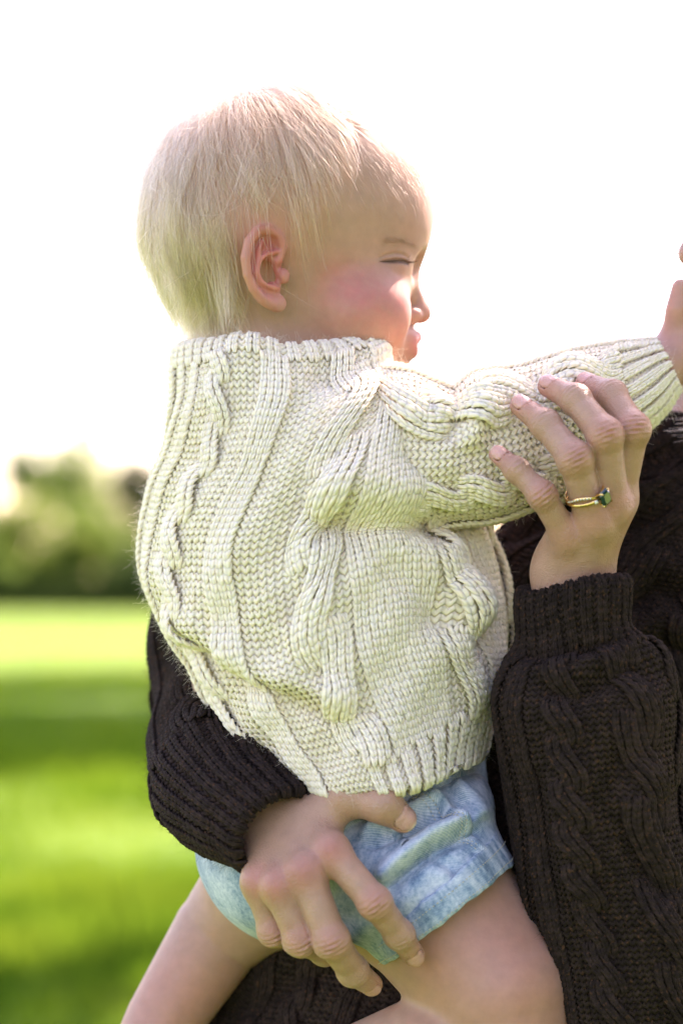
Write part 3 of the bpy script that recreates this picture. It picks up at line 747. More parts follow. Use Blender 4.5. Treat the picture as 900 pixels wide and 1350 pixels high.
# lashes and a faint brow
ln = 60; tl = np.linspace(0, 1, ln); base = np.stack([np.interp(tl, np.linspace(0, 1, 5), [s_[i] for s_ in SLIT]) for i in range(3)], 1) + [0, 0.03, 0]
dl = np.array([0.85, -0.35, 0.55]) + rng.normal(0, 0.15, (ln, 3)); k5 = np.linspace(0, 1, 5)
lash = base[:, None] + dl[:, None] * 0.55 * k5[None, :, None] + np.array([0, 0.22, 0])[None, None] * (k5 ** 2)[None, :, None]
nbw = 150; tb = rng.random(nbw); bk = np.array([on_face(x, u) for x, u in ((7.3, -2.05), (6.6, -1.85), (5.9, -1.8), (5.2, -2.0))]); bb = np.stack([np.interp(tb, np.linspace(0, 1, 4), bk[:, i]) for i in range(3)], 1); bb[:, 1] += rng.normal(0, .12, nbw)
d0 = head_sdf(bb, False) * 100
for _ in range(3):
    gN = grad(lambda x: head_sdf(x, False) * 100, bb, 0.05); bb = bb - (head_sdf(bb, False) * 100)[:, None] * gN
brow = bb[:, None] + (np.array([-0.45, 0.05, 0.35]) + rng.normal(0, 0.1, (nbw, 3)))[:, None] * k5[None, :, None] * 0.7 + gN[:, None] * 0.06 * np.sin(np.pi * k5)[None, :, None]
def to_w(a): return from_head(a)
M_LASH = fibre_material('lash_hair', (0.09, 0.055, 0.04), 0.1); M_BROW = fibre_material('brow_hair', (0.36, 0.24, 0.15), 0.3)
o = curves_object('eyelashes', to_w(lash), np.full((ln, 5), 6.5e-5) * (1 - .7 * k5), M_LASH); under(child, o)
o = curves_object('eyebrow', to_w(brow), np.full((nbw, 5), 4.5e-5) * (1 - .6 * k5), M_BROW); under(child, o)

# ------------------------------------------------------------------ denim shorts
def denim_material():
    m, n, l, b = mat_new('pale_denim')
    au = n.new('ShaderNodeAttribute'); au.attribute_name = 'uu'; av = n.new('ShaderNodeAttribute'); av.attribute_name = 'vv'
    sm = n.new('ShaderNodeMath'); l.new(au.outputs['Fac'], sm.inputs[0]); l.new(av.outputs['Fac'], sm.inputs[1])
    fr = n.new('ShaderNodeMath'); fr.operation = 'MULTIPLY'; l.new(sm.outputs[0], fr.inputs[0]); fr.inputs[1].default_value = 2 * math.pi / 0.00125
    si = n.new('ShaderNodeMath'); si.operation = 'SINE'; l.new(fr.outputs[0], si.inputs[0])
    big = noise(n, l, 42, 6, 0.7, dist=0.6); fine = noise(n, l, 420, 3, 0.65)
    wr = n.new('ShaderNodeAttribute'); wr.attribute_name = 'wear'
    m1 = n.new('ShaderNodeMath'); m1.operation = 'MULTIPLY_ADD'; l.new(si.outputs[0], m1.inputs[0]); m1.inputs[1].default_value = 0.075; l.new(big.outputs['Fac'], m1.inputs[2])
    m2 = n.new('ShaderNodeMath'); m2.operation = 'MULTIPLY_ADD'; l.new(fine.outputs['Fac'], m2.inputs[0]); m2.inputs[1].default_value = 0.55; l.new(m1.outputs[0], m2.inputs[2])
    m3 = n.new('ShaderNodeMath'); m3.operation = 'ADD'; l.new(m2.outputs[0], m3.inputs[0]); l.new(wr.outputs['Fac'], m3.inputs[1])
    r = ramp(n, [(0.42, (0.05, 0.11, 0.20)), (0.62, (0.17, 0.27, 0.38)), (0.80, (0.36, 0.455, 0.555)), (1.0, (0.60, 0.655, 0.715))]); l.new(m3.outputs[0], r.inputs[0])
    l.new(r.outputs[0], b.inputs['Base Color']); b.inputs['Roughness'].default_value = 0.85; b.inputs['Specular IOR Level'].default_value = 0.2; b.inputs['Sheen Weight'].default_value = 0.15
    bp = n.new('ShaderNodeBump'); bp.inputs['Strength'].default_value = 0.4; bp.inputs['Distance'].default_value = 0.0004; l.new(si.outputs[0], bp.inputs['Height']); l.new(bp.outputs[0], b.inputs['Normal'])
    return m
M_DENIM = denim_material()
def cloth_object(name, surf, mat, parent, wear=None, thick=0.0):
    G = surf.G; a, c = G.shape[:2]; I = np.arange(a * c).reshape(a, c)
    q = np.stack([I[:-1], I[1:], np.roll(I[1:], -1, 1), np.roll(I[:-1], -1, 1)], -1).reshape(-1, 4)
    vv = np.broadcast_to(np.linspace(0, surf.length, a)[:, None], (a, c)).copy(); ra = np.linalg.norm(G - surf.C, axis=-1).mean(1, keepdims=True)
    uu = np.broadcast_to((np.abs(np.arange(c) / c - 0.5) * 2 * np.pi)[None] * ra.mean(), (a, c))
    at = {'uu': uu.ravel().copy(), 'vv': vv.ravel(), 'wear': (np.zeros(a * c) if wear is None else wear.ravel())}
    o = np_mesh(name, G.reshape(-1, 3), q, mat, None, attrs=at); under(parent, o); return o
shorts = empty('shorts', tuple(P(480, 1100, -2))); under(child, shorts); shorts['label'] = 'pale blue washed denim shorts with turned up hem'
pelvis = Tube([((360, 1000), (480, 1020), (636, 985), -0.2, 8.4), ((330, 1030), (470, 1058), (640, 1012), -0.2, 8.8), ((285, 1075), (450, 1110), (640, 1050), 0, 9.2), ((258, 1115), (420, 1165), (610, 1100), 0.3, 8.8),
               ((276, 1170), (400, 1220), (545, 1160), 0.8, 7.4), ((318, 1220), (400, 1243), (470, 1205), 1.0, 4.5), ((370, 1238), (400, 1246), (430, 1232), 1.0, 1.0)], nv=90, nu=160)
cloth_object('seat', pelvis, M_DENIM, shorts)
def leg_warp(px, py, sn, th):
    f = sstep(0, 0.4, sn); h = np.zeros_like(px)
    h += crease(px, py, [(505, 1180), (535, 1150), (575, 1118), (640, 1090)], 9, 0.009, 0.009)
    h += crease(px, py, [(470, 1120), (520, 1100), (560, 1082), (600, 1070)], 8, 0.007, 0.008)
    h += crease(px, py, [(560, 1120), (590, 1140), (612, 1165)], 9, 0.003, 0.002, False)
    h += crease(px, py, [(585, 1040), (610, 1060), (620, 1090)], 8, 0.004, 0.004)
    h += 0.0012 * np.sin(px * 0.08 + py * 0.05) * np.sin(py * 0.07)
    # side seam, folded hem line
    d, t = seg_dist(px, py, (578, 1050), (650, 1150)); h += 0.0014 * np.exp(-(d / 4.0) ** 2) * (t > 0) * (t < 1.05)
    return h * f, np.zeros_like(px)
short_leg = Tube([((380, 1150), (450, 1100), (545, 1015), -2.5, 6.8), ((425, 1195), (500, 1140), (622, 1022), -4.0, 7.0), ((455, 1228), (535, 1168), (648, 1052), -4.8, 6.7), ((476, 1250), (565, 1186), (655, 1090), -5.2, 6.4), ((494, 1268), (588, 1204), (672, 1125), -5.4, 6.2)],
                 nv=120, nu=240, warp=leg_warp)
_d, _t = seg_dist(short_leg.px, short_leg.py, (578, 1050), (655, 1150)); _d2, _t2 = seg_dist(short_leg.px, short_leg.py, (478, 1240), (655, 1095))
leg_wear = -0.26 * np.exp(-((_d - 9) / 8) ** 2) * (0.5 + 0.5 * np.sin(short_leg.py * 0.16) * np.sin(short_leg.px * 0.11)) - 0.16 * np.exp(-((_d2 + 8) / 7) ** 2) * (0.5 + 0.5 * np.sin(short_leg.px * 0.15)) + 0.05
cloth_object('leg', short_leg, M_DENIM, shorts, wear=leg_wear)
def hem_wear(s): 
    th = np.arange(s.nu) / s.nu * 2 * np.pi
    return np.broadcast_to((0.09 * np.sin(th * 27 + 2.5 * np.sin(th * 7)) * (0.5 + 0.5 * np.sin(th * 5 + 2)) + 0.05 * np.sin(th * 63 + 3 * np.sin(th * 11)))[None] - 0.05, s.G.shape[:2])
hem = Tube([((480, 1238), (570, 1178), (652, 1096), -5.25, 6.3), ((478, 1243), (571, 1180), (655, 1096), -5.25, 6.62), ((486, 1258), (580, 1192), (666, 1114), -5.35, 6.62), ((496, 1272), (590, 1206), (676, 1132), -5.4, 6.55), ((503, 1276), (593, 1209), (677, 1138), -5.4, 6.35), ((503, 1262), (586, 1198), (664, 1130), -5.3, 5.9)], nv=40, nu=240,
           warp=lambda px, py, sn, th: (0.0004 * np.sin(th * 9 + 1) + 0.00025 * np.sin(th * 23), np.zeros_like(px)))
cloth_object('hem', hem, M_DENIM, shorts, wear=hem_wear(hem))
def strip(name, surf, u_of, v0, v1, w, hgt, mat, parent, n=60):
    """a narrow raised band of cloth lying on a surface"""
    v = np.linspace(v0, v1, n); u = u_of(v); off = np.linspace(-1, 1, 7)
    uu = u[:, None] + off[None] * w; hh = hgt * (1 - off ** 4)[None] + 0 * uu
    V = surf.at(uu.ravel(), np.repeat(v, 7), hh.ravel()); I = np.arange(n * 7).reshape(n, 7)
    q = np.stack([I[:-1, :-1], I[1:, :-1], I[1:, 1:], I[:-1, 1:]], -1).reshape(-1, 4)
    at = {'uu': (off[None] * 0.004 + 0 * uu).ravel(), 'vv': np.repeat(v * surf.length, 7), 'wear': (0.12 * np.sin(v * 60)[:, None] + 0 * uu).ravel()}
    o = np_mesh(name, V, q, mat, None, attrs=at); under(parent, o); return o
strip('side_seam', short_leg, lambda v: 0.375 + 0.02 * v, 0.1, 0.86, 0.009, 0.0016, M_DENIM, shorts)
strip('waist_seam', short_leg, lambda v: 0.34 - 0.10 * v, 0.25, 0.45, 0.008, 0.0014, M_DENIM, shorts)

def stitches(name, surf, uv, parent, every=0.0026, hgt=0.0007):
    """a row of thread stitches lying on a surface along (u, v) points"""
    u, v = uv; p = surf.at(u, v, np.full(len(u), hgt)); arc = np.concatenate([[0], np.cumsum(np.linalg.norm(np.diff(p, axis=0), axis=1))]); n = int(arc[-1] / every); s0 = (np.arange(n) + 0.15) * every
    g = lambda s_: np.stack([np.interp(s_, arc, p[:, i]) for i in range(3)], -1)
    a, b = g(s0), g(s0 + every * 0.68); t = b - a; t /= np.linalg.norm(t, axis=1, keepdims=True); m = (a + b) / 2; up = np.array([0.1, -1, 0.2]); e1 = np.cross(t, up); e1 /= np.linalg.norm(e1, axis=1, keepdims=True); e2 = np.cross(e1, t); r = 0.00032
    V = np.stack([a - e2 * r, m + e1 * r, m + e2 * r * 1.2, m - e1 * r, b - e2 * r], 1).reshape(-1, 3); T = np.array([(0, 1, 2), (0, 2, 3), (4, 2, 1), (4, 3, 2)])
    o = np_mesh(name, V, None, M_THREAD, None, tris=(T[None] + (np.arange(n) * 5)[:, None, None]).reshape(-1, 3), smooth=False); under(parent, o); o['kind'] = 'stuff'
M_THREAD, _n, _l, _b = mat_new('seam_thread'); _t = noise(_n, _l, 700, 2); _r = ramp(_n, [(0.3, (0.42, 0.36, 0.24)), (0.7, (0.62, 0.58, 0.45))]); _l.new(_t.outputs['Fac'], _r.inputs[0]); _l.new(_r.outputs[0], _b.inputs['Base Color']); _b.inputs['Roughness'].default_value = 0.8
ua = np.linspace(0.0, 0.5, 160)
stitches('stitching', hem, (ua, np.full(160, 0.30)), shorts); stitches('stitching', hem, (ua, np.full(160, 0.62)), shorts)
va = np.linspace(0.12, 0.85, 80); stitches('stitching', short_leg, (0.358 + 0.02 * va, va), shorts); stitches('stitching', short_leg, (0.366 + 0.02 * va, va), shorts)
# ------------------------------------------------------------------ the grown-up who carries the child
adult = empty('person', tuple(P(900, 1500, 8)), 'person in dark brown cable knit sweater holding the toddler with both hands', 'person')
dark = empty('sweater', tuple(P(900, 1200, 8))); under(adult, dark); dark['label'] = 'dark brown cable knit sweater'
WD, HD = 0.00450, 0.00345
def knit_dark(name, surf, ncols, spans, rib=None, umask=None, fuzz=6000, relief=0.95, row0=0, sheet=-0.0012):
    nr = int(round(surf.length / HD)); assert sum(s[1] for s in spans) == ncols, (name, sum(s[1] for s in spans))
    o = knit_object(name, surf, M_DARK, None, ncols, nr, spans, WD, HD, rib=rib, umask=umask, rings=4, sides=5, relief=relief, row0=row0, sheet_h=sheet); under(dark, o); o['kind'] = 'stuff'
    f = fuzz_object('wool_fuzz', surf, fuzz, M_DARK_FUZZ, None, length=0.005, umask=umask); under(dark, f); f['kind'] = 'stuff'
    return o
# forearm at the right, hand up on the child's sleeve
def armA_warp(px, py, sn, th):
    f = sstep(-0.2, 0.4, sn); h = np.zeros_like(px)
    h += crease(px, py, [(680, 862), (720, 870), (770, 858), (830, 848)], 10, 0.006, 0.0)
    h += crease(px, py, [(690, 905), (760, 915), (830, 880), (880, 905)], 16, 0.005, 0.006)
    h += crease(px, py, [(840, 960), (800, 1060), (860, 1160), (895, 1190)], 22, 0.006, 0.005)
    h += crease(px, py, [(700, 1000), (712, 1100), (745, 1230)], 14, 0.004, 0.003)
    h += 0.003 * np.sin(px * .03) * np.sin(py * .021 + 1)
    return h * f, np.zeros_like(px)
armA = Tube([((700, 800), (757, 796), (815, 786), -8.4, 2.0), ((698, 782), (757, 777), (816, 768), -8.4, 2.2), ((684, 777), (756, 772), (827, 762), -8.4, 2.7), ((680, 800), (756, 800), (828, 788), -8.4, 2.85), ((683, 845), (762, 850), (825, 832), -8.3, 2.9),
    ((666, 880), (765, 892), (858, 856), -8.2, 3.9), ((655, 915), (770, 930), (882, 888), -8.0, 4.7), ((659, 965), (775, 980), (888, 940), -7.8, 4.9), ((668, 1055), (785, 1070), (893, 1030), -7.4, 4.9), ((686, 1150), (802, 1170), (908, 1140), -7.0, 4.9),
    ((712, 1250), (824, 1270), (934, 1250), -6.5, 5.0), ((742, 1370), (852, 1390), (966, 1370), -5.5, 5.2), ((775, 1480), (885, 1500), (1000, 1480), -4.0, 5.3)], nv=220, nu=192, warp=armA_warp)
spA = [('K', 4), ('P', 2), ('K', 3), ('P', 2), ('O', 6, 13, 0, 1), ('P', 3), ('C', 8, 26, 1, 1), ('P', 2), ('C', 8, 26, 2.5, -1), ('P', 3), ('K', 3), ('P', 3), ('O', 6, 13, 0, -1), ('P', 3), ('K', 4), ('P', 3), ('K', 3), ('P', 2)]
knit_dark('sleeve', armA, 68, spA, rib=lambda u, v: v < 0.155)
# the other arm, round behind the child's back and forward under its seat
def armB_warp(px, py, v, u):
    h = 0.0025 * np.sin(v * 22 + 1.5 * np.sin(u)) * sstep(0.85, 0.6, v)
    h += crease(px, py, [(250, 880), (290, 960), (350, 1010)], 12, 0.004, 0.004)
    return h
armB = Pipe([(420, 660, 14, 4.6, 4.6), (350, 725, 12, 4.6, 4.6), (308, 815, 9.5, 4.6, 4.5), (300, 900, 6.5, 4.5, 4.5), (303, 975, 1.5, 4.4, 4.4), (308, 1030, -4.5, 4.6, 4.2), (332, 1064, -8.0, 4.0, 3.3), (352, 1082, -9.4, 3.5, 2.8), (369, 1097, -10.25, 3.25, 2.7), (372, 1099.5, -10.4, 3.15, 2.6), (374, 1101, -10.5, 2.7, 2.2)], nv=200, warp=armB_warp)
spB = [('K', 3), ('P', 2), ('O', 6, 12, 0, 1), ('P', 3), ('K', 3), ('P', 3), ('C', 8, 24, 0, 1), ('P', 3), ('K', 3), ('P', 3), ('O', 6, 12, 1, 1), ('P', 3), ('K', 3), ('P', 3), ('C', 8, 24, 0, -1), ('P', 3)]
knit_dark('sleeve', armB, 63, spB, rib=lambda u, v: v > 0.80)
# the trunk
def body_warp(px, py, sn, th):
    f = sstep(0, 0.3, sn); h = np.zeros_like(px)
    h += crease(px, py, [(830, 640), (860, 620), (900, 590), (950, 560)], 14, 0.008, 0.006)
    h += crease(px, py, [(650, 720), (720, 690), (800, 690), (900, 680)], 16, 0.006, 0.006)
    h += crease(px, py, [(820, 800), (860, 780), (900, 790), (980, 800)], 18, 0.008, 0.008)
    h += crease(px, py, [(830, 880), (880, 850), (940, 860)], 18, 0.008, 0.008)
    h += crease(px, py, [(300, 1350), (360, 1300), (430, 1280), (520, 1300)], 18, 0.006, 0.006)
    h += 0.004 * np.sin(px * .02 + 1) * np.sin(py * .018)
    return h * f, np.zeros_like(px)
trunk = Tube([((905, 552), (1005, 560), (1120, 520), 9, 6.4, 0), ((890, 548), (1003, 566), (1140, 520), 9, 7.0, 0), ((835, 590), (1000, 612), (1240, 570), 9.5, 8.5, 0), ((700, 665), (950, 700), (1320, 650), 10, 10.0, 0), ((600, 770), (900, 810), (1350, 770), 10.5, 11.0, 0), ((530, 910), (850, 950), (1310, 910), 10.5, 11.2, 0),
    ((420, 1090), (770, 1130), (1230, 1090), 10, 11.0, 0), ((315, 1235), (690, 1275), (1180, 1230), 9, 11.0, 0), ((264, 1350), (650, 1390), (1150, 1350), 9, 11.5, 0), ((245, 1500), (640, 1540), (1140, 1500), 9, 11.5, 0)], nv=240, nu=320, warp=body_warp)
spT = [('K', 6), ('P', 3), ('C', 8, 24, 0, 1), ('P', 3), ('K', 3), ('P', 3), ('O', 6, 13, 0, 1), ('P', 3), ('K', 3), ('P', 3), ('C', 8, 26, 1, -1), ('P', 3), ('O', 6, 13, 1, 1), ('P', 3), ('K', 3), ('P', 3), ('C', 8, 26, 2, 1), ('P', 3), ('O', 6, 13, 1, -1), ('P', 3), ('K', 4), ('P', 3), ('C', 8, 26, 0, -1), ('P', 3), ('O', 6, 13, 1, 1), ('P', 3), ('K', 4)]
nT = sum(s[1] for s in spT); padT = 216 - nT
spT += [('K', padT)]
knit_dark('sweater_body', trunk, 216, spT, rib=lambda u, v: v < 0.04, umask=lambda u, v: (u < 0.50) | (u > 0.97), fuzz=14000)

# hands
def unit(v): v = np.asarray(v, float); return v / (np.linalg.norm(v) + 1e-12)
class Hand:
    def __init__(s, wrist, fingers, thumb, dorsal, wr=(2.5, 1.9), palm_r=0.95):
        """wrist: two points (forearm, wrist); fingers: lists of 4 joints (knuckle, middle joint, end joint, tip) with radii; dorsal: unit vector out of the back of the hand"""
        s.w = [P(*p) for p in wrist]; s.f = [([P(*p) for p in j], [r / 100 for r in rr]) for j, rr in fingers]
        s.t = ([P(*p) for p in thumb[0]], [r / 100 for r in thumb[1]]) if thumb else None
        s.dn = unit(dorsal); s.wr = [r / 100 for r in wr]; s.pr = palm_r / 100
        ax = unit(s.f[1][0][0] - s.w[1]); side = unit(np.cross(ax, s.dn)); s.ax, s.side = ax, side
        s.nails = []
        for j, rr in s.f + ([s.t] if s.t else []):
            a = unit(j[-1] - j[-2]); bend = unit(j[-2] - j[-3]) 
            d = s.dn - a * (s.dn @ a); cur = bend - a * (bend @ a)
            d = unit(unit(d) + (0.8 * unit(cur) if np.linalg.norm(cur) > 0.1 else 0)); d = unit(d - a * (d @ a))
            s.nails.append((j[-1] - a * rr[-1] * 0.15, a, d, np.cross(a, d), rr[-1]))
    def palm(s, p):
        d = None
        M = np.stack([s.side, s.ax, s.dn], 1)
        fa = unit(s.w[1] - s.w[0]); fs = unit(np.cross(fa, s.dn)); fn_ = np.cross(fs, fa); k_ = s.wr[0] / s.wr[1]
        q = (p - s.w[1] + s.dn * 0.004) @ np.stack([fs, fa, fn_ * k_], 1); L_ = np.linalg.norm(s.w[1] - s.w[0])
        d = cone(q, (0, -L_, 0), (0, 0.004, 0), s.wr[0] * 0.97, s.wr[0]) / k_ ** 0.6
        for i, (j, rr) in enumerate(s.f):
            k = j[0]; b = s.w[1] + s.side * ((k - s.w[1]) @ s.side) * 0.55
            d = smin(d, cone(p, b - s.dn * 0.003, k - s.dn * 0.002, s.pr, rr[0] * 1.02), 0.010)
            d = smin(d, cone(p, b - s.dn * 0.013, k - s.dn * 0.011, s.pr * 1.05, s.pr * 0.95), 0.010)
            d = d - 0.0
            # tendon ridge and knuckle
            d = smin(d, cone(p, b + s.dn * 0.0045, k + s.dn * 0.0015, 0.002, 0.0055), 0.006)
        return d
    def sdf(s, p):
        d = s.palm(p); fd = None
        for j, rr in s.f:
            e = chain(p, j, rr, 0.004)
            for q, m in ((1, 1.0), (2, 0.75)):                       # joints a little thicker than the bones
                e = smin(e, ell(p, j[q] + s.dn * rr[q] * 0.10, np.full(3, rr[q] * 0.99)), 0.004)
            fd = e if fd is None else smin(fd, e, 0.0012)
        d = smin(d, fd, 0.0065)
        if s.t: d = smin(d, chain(p, s.t[0], s.t[1], 0.006), 0.009)
        for c, a, n, b, r in s.nails:                                 # nail plates, slightly proud with a groove behind
            l = p - c; x, y, z = l @ a, l @ n, l @ b
            near = np.sqrt(x * x + y * y + z * z) < 0.022
            if near.any():
                q = np.stack([x, y, z], -1)[near]
                nl = ell(q, (0, r * 0.50, 0), (r * 1.02, r * 0.54, r * 0.80))
                nl = np.maximum(nl, -(q[:, 0] + r * 0.75))
                gr = ell(q, (-r * 0.1, r * 0.66, 0), (r * 1.12, r * 0.50, r * 0.92))
                dd = smax(d[near], -(np.abs(gr) - 0.0003), 0.0004); d[near] = np.minimum(dd, np.maximum(nl, gr + 0.0002))
        # creases over the joints
        for j, rr in s.f:
            for q, amp, wd in ((1, 0.00050, 0.0050), (2, 0.00026, 0.0035)):
                a = unit(unit(j[q+1] - j[q]) + unit(j[q] - j[q-1])); l = p - j[q]; x = l @ a; up = (l @ s.dn)
                m = (np.abs(x) < 0.014) & (up > 0) & (np.sum(l * l, 1) < 0.0004)
                if m.any():
                    z = l[m] @ np.cross(a, s.dn)
                    d[m] += amp * (np.cos(x[m] * 2 * np.pi / 0.0026 + 9000 * z * z * np.sign(x[m])) + 0.5 * np.sin(x[m] * 2 * np.pi / 0.0041 + 700 * z)) * np.exp(-(x[m] / wd) ** 2) * sstep(0, 0.006, up[m]) * np.exp(-(z / 0.0065) ** 2)
        return d
    def tones(s, V, knuckle=0.5):
        c = np.tile(np.array([0.41, 0.232, 0.158]), (len(V), 1)); nail = np.zeros(len(V))
        for j, rr in s.f:
            c = blend(c, (0.42, 0.15, 0.11), knuckle * gauss(V, j[0] + s.dn * rr[0], (0.009,) * 3))
            c = blend(c, (0.42, 0.17, 0.13), 0.6 * gauss(V, j[1] + s.dn * rr[1], (0.008,) * 3))
            c = blend(c, (0.48, 0.215, 0.165), 0.7 * gauss(V, j[-1], (0.013,) * 3))
        if s.t: c = blend(c, (0.46, 0.19, 0.14), 0.6 * gauss(V, s.t[0][-1], (0.014,) * 3))
        for cc, a, n, b, r in s.nails:
            l = V - cc; x, y, z = l @ a, l @ n, l @ b
            m = sstep(1.12, 0.96, np.sqrt((x / (r * 1.05)) ** 2 + (z / (r * 0.84)) ** 2)) * (y > r * 0.45) * (x > -r * 0.78)
            c = blend(c, (0.58, 0.32, 0.27), 0.9 * m); c = blend(c, (0.68, 0.52, 0.43), m * sstep(0.62, 0.85, x / r)); nail = np.maximum(nail, m)
        return c, nail

handA = Hand([(764, 845, -8.3), (757, 765, -8.6)],
    [([(815, 655, -9.6), (834, 566, -11.3), (806, 521, -9.6), (772, 505, -7.7)], [0.88, 0.84, 0.74, 0.60]),
     ([(806, 668, -10.4), (797, 574, -12.2), (758, 527, -10.6), (723, 509, -8.9)], [0.92, 0.88, 0.76, 0.62]),
     ([(782, 690, -10.6), (757, 605, -12.4), (719, 560, -11.0), (686, 535, -9.6)], [0.90, 0.87, 0.74, 0.60]),
     ([(747, 708, -10.2), (714, 653, -11.5), (681, 620, -10.9), (656, 599, -10.2)], [0.76, 0.70, 0.60, 0.50])],
    ([(775, 718, -7.4), (790, 660, -4.6), (795, 610, -2.2), (790, 585, -1.0)], [1.1, 1.05, 0.92, 0.78]),
    dorsal=(0.02, -1.0, 0.12), wr=(2.35, 1.5))
handB = Hand([(335, 1066, -8.4), (376, 1100, -10.2)],
    [([(436, 1122, -13.0), (494, 1190, -14.0), (526, 1232, -12.6), (545, 1260, -11.2)], [0.86, 0.82, 0.72, 0.60]),
     ([(402, 1150, -13.4), (437, 1240, -13.8), (465, 1280, -11.6), (489, 1298, -9.6)], [0.92, 0.88, 0.76, 0.62]),
     ([(368, 1168, -13.0), (397, 1238, -12.8), (428, 1253, -9.8), (452, 1252, -7.6)], [0.90, 0.86, 0.74, 0.60]),
     ([(341, 1163, -11.8), (361, 1227, -11.4), (390, 1238, -8.8), (410, 1236, -6.8)], [0.82, 0.78, 0.66, 0.54])],
    ([(412, 1082, -10.2), (458, 1050, -10.8), (505, 1061, -11.6), (531, 1080, -11.2)], [1.2, 1.05, 0.92, 0.74]),
    dorsal=(-0.08, -1.0, 0.10), wr=(2.35, 1.5), palm_r=0.85)
def bounds(Hn, pad=0.022):
    pts = np.concatenate([np.array(j) for j, _ in Hn.f] + [np.array(Hn.t[0])] + [np.array(Hn.w)]); return pts.min(0) - pad, pts.max(0) + pad
parts = []
for Hn in (handA, handB):
    lo, hi = bounds(Hn); lo[2] -= 0.01; v, q = sdf_mesh(Hn.sdf, lo, hi, 0.00075); tn, nl = Hn.tones(v, 0.4 if Hn is handA else 0.85); parts.append((v, q, tn, nl))
# neck, head (just beyond the right edge) and the arms and trunk under the sweater
AO = P(1130, 272, 6); afw = unit((-1, -0.12, 0)); aup = np.array([0, 0, 1.0]); asd = np.cross(aup, afw); AM = np.stack([afw, aup, asd], 1)
def adult_core(p):
    q = (p - AO) @ AM * 100; s = q.copy(); s[:, 2] = np.abs(s[:, 2])
    d = ell(q, (-1.5, 3.0, 0), (9.2, 8.6, 7.4)); d = smin(d, ell(q, (2.6, -2.5, 0), (5.9, 8.0, 5.8)), 2.0); d = smin(d, ell(q, (4.5, -8.0, 0), (3.4, 2.6, 3.6)), 1.5)
    d = smin(d, ell(s, (4.2, -3.6, 3.4), (3.2, 2.4, 2.4)), 1.5)
    d = smax(d, -ell(s, (9.2, 0.0, 3.1), (1.9, 1.2, 1.7)), 1.0); d = smin(d, ell(s, (6.7, -0.1, 3.1), (1.2, 1.1, 1.4)), 0.3)
    d = smin(d, chain(q, [(8.0, 0.6, 0), (9.3, -1.4, 0), (10.3, -3.0, 0)], [0.9, 0.8, 0.85]), 0.7); d = smin(d, ell(s, (9.3, -3.3, 0.95), (0.9, 0.6, 0.6)), 0.4)
    d = smin(d, chain(s, [(8.6, -5.5, 0), (8.1, -5.6, 1.2), (7.0, -5.8, 2.5)], [0.5, 0.45, 0.2]), 0.3); d = smin(d, chain(s, [(8.4, -6.6, 0), (7.9, -6.5, 1.2), (7.0, -6.0, 2.4)], [0.55, 0.5, 0.2]), 0.3)
    d = smin(d, ell(s, (-1.2, -1.0, 7.2), (1.6, 3.0, 0.7)), 0.5)
    d = d / 100
    d = smin(d, chain(p, [P(1070, 390, 8), P(1010, 500, 8), P(990, 580, 9), P(960, 760, 10), P(850, 1000, 10), P(700, 1300, 9)], [0.055, 0.0535, 0.058, 0.085, 0.09, 0.09]), 0.02)
    d = np.minimum(d, chain(p, [P(765, 850, -8.2), P(785, 1060, -7.4), P(840, 1290, -6), P(890, 1480, -4)], [0.020, 0.034, 0.036, 0.036]))
    d = np.minimum(d, chain(p, [P(332, 1064, -7.6), P(318, 1045, -5.5), P(304, 985, 1.0), P(302, 900, 6.5), P(350, 735, 12), P(420, 660, 14), P(700, 560, 18)], [0.016, 0.022, 0.027, 0.03, 0.034, 0.036, 0.04]))
    return d
cv, cq = sdf_mesh(adult_core, P(240, 1520, 0) * [1, 0, 1] + [0, -0.13, 0], P(1400, 20, 8) * [1, 0, 1] + [0, 0.30, 0], 0.0036)
ct = np.tile(np.array([0.44, 0.26, 0.185]), (len(cv), 1)); nq = (cv - AO) @ AM * 100
ct = blend(ct, (0.44, 0.16, 0.14), 0.8 * gauss(nq, (8.3, -6.0, 0), (1.2, 1.2, 2.2))); ct = blend(ct, (0.46, 0.21, 0.16), 0.6 * gauss(nq, (10.3, -3, 0), (1.3, 1.3, 1.5)))
parts.append((cv, cq, ct, np.zeros(len(cv))))
base = 0; VV, QQ, TT, NN = [], [], [], []
for v, q, t_, n_ in parts: VV.append(v); QQ.append(q + base); TT.append(t_); NN.append(n_); base += len(v)
o = np_mesh('body', np.concatenate(VV), np.concatenate(QQ), M_ADULT, None, attrs={'tone': np.concatenate(TT), 'nail': np.concatenate(NN)}); under(adult, o)
print('hands', [len(p[0]) for p in parts])
# her hair, a reddish brown lock falls to the shoulder at the edge of the picture
M_RED = hair_material('red_brown_hair', (0.42, 0.20, 0.09))
nh = 5000; g2 = np.random.default_rng(11); th = g2.uniform(0, 2 * math.pi, nh); ph = g2.uniform(0.0, 1.25, nh)
dirv = np.stack([np.sin(ph) * np.cos(th) * 9.3 - 1.6, np.cos(ph) * 8.7 + 3.0, np.sin(ph) * np.sin(th) * 7.5], 1)
okh = dirv[:, 0] < 5.0; dirv = dirv[okh]; nh = len(dirv)
kk = 16; tq = np.linspace(0, 1, kk); outw = dirv / [9.3, 8.7, 7.5]; sidew = np.sign(dirv[:, 2]) + (dirv[:, 2] == 0)
ends = np.stack([g2.uniform(-9, -4, nh), g2.uniform(-13, -9, nh), sidew * g2.uniform(5, 7.5, nh)], 1)
midp = np.stack([np.minimum(dirv[:, 0], -1.5) - 2.5, np.full(nh, -3.0), sidew * 8.6], 1) + g2.normal(0, 0.6, (nh, 3))
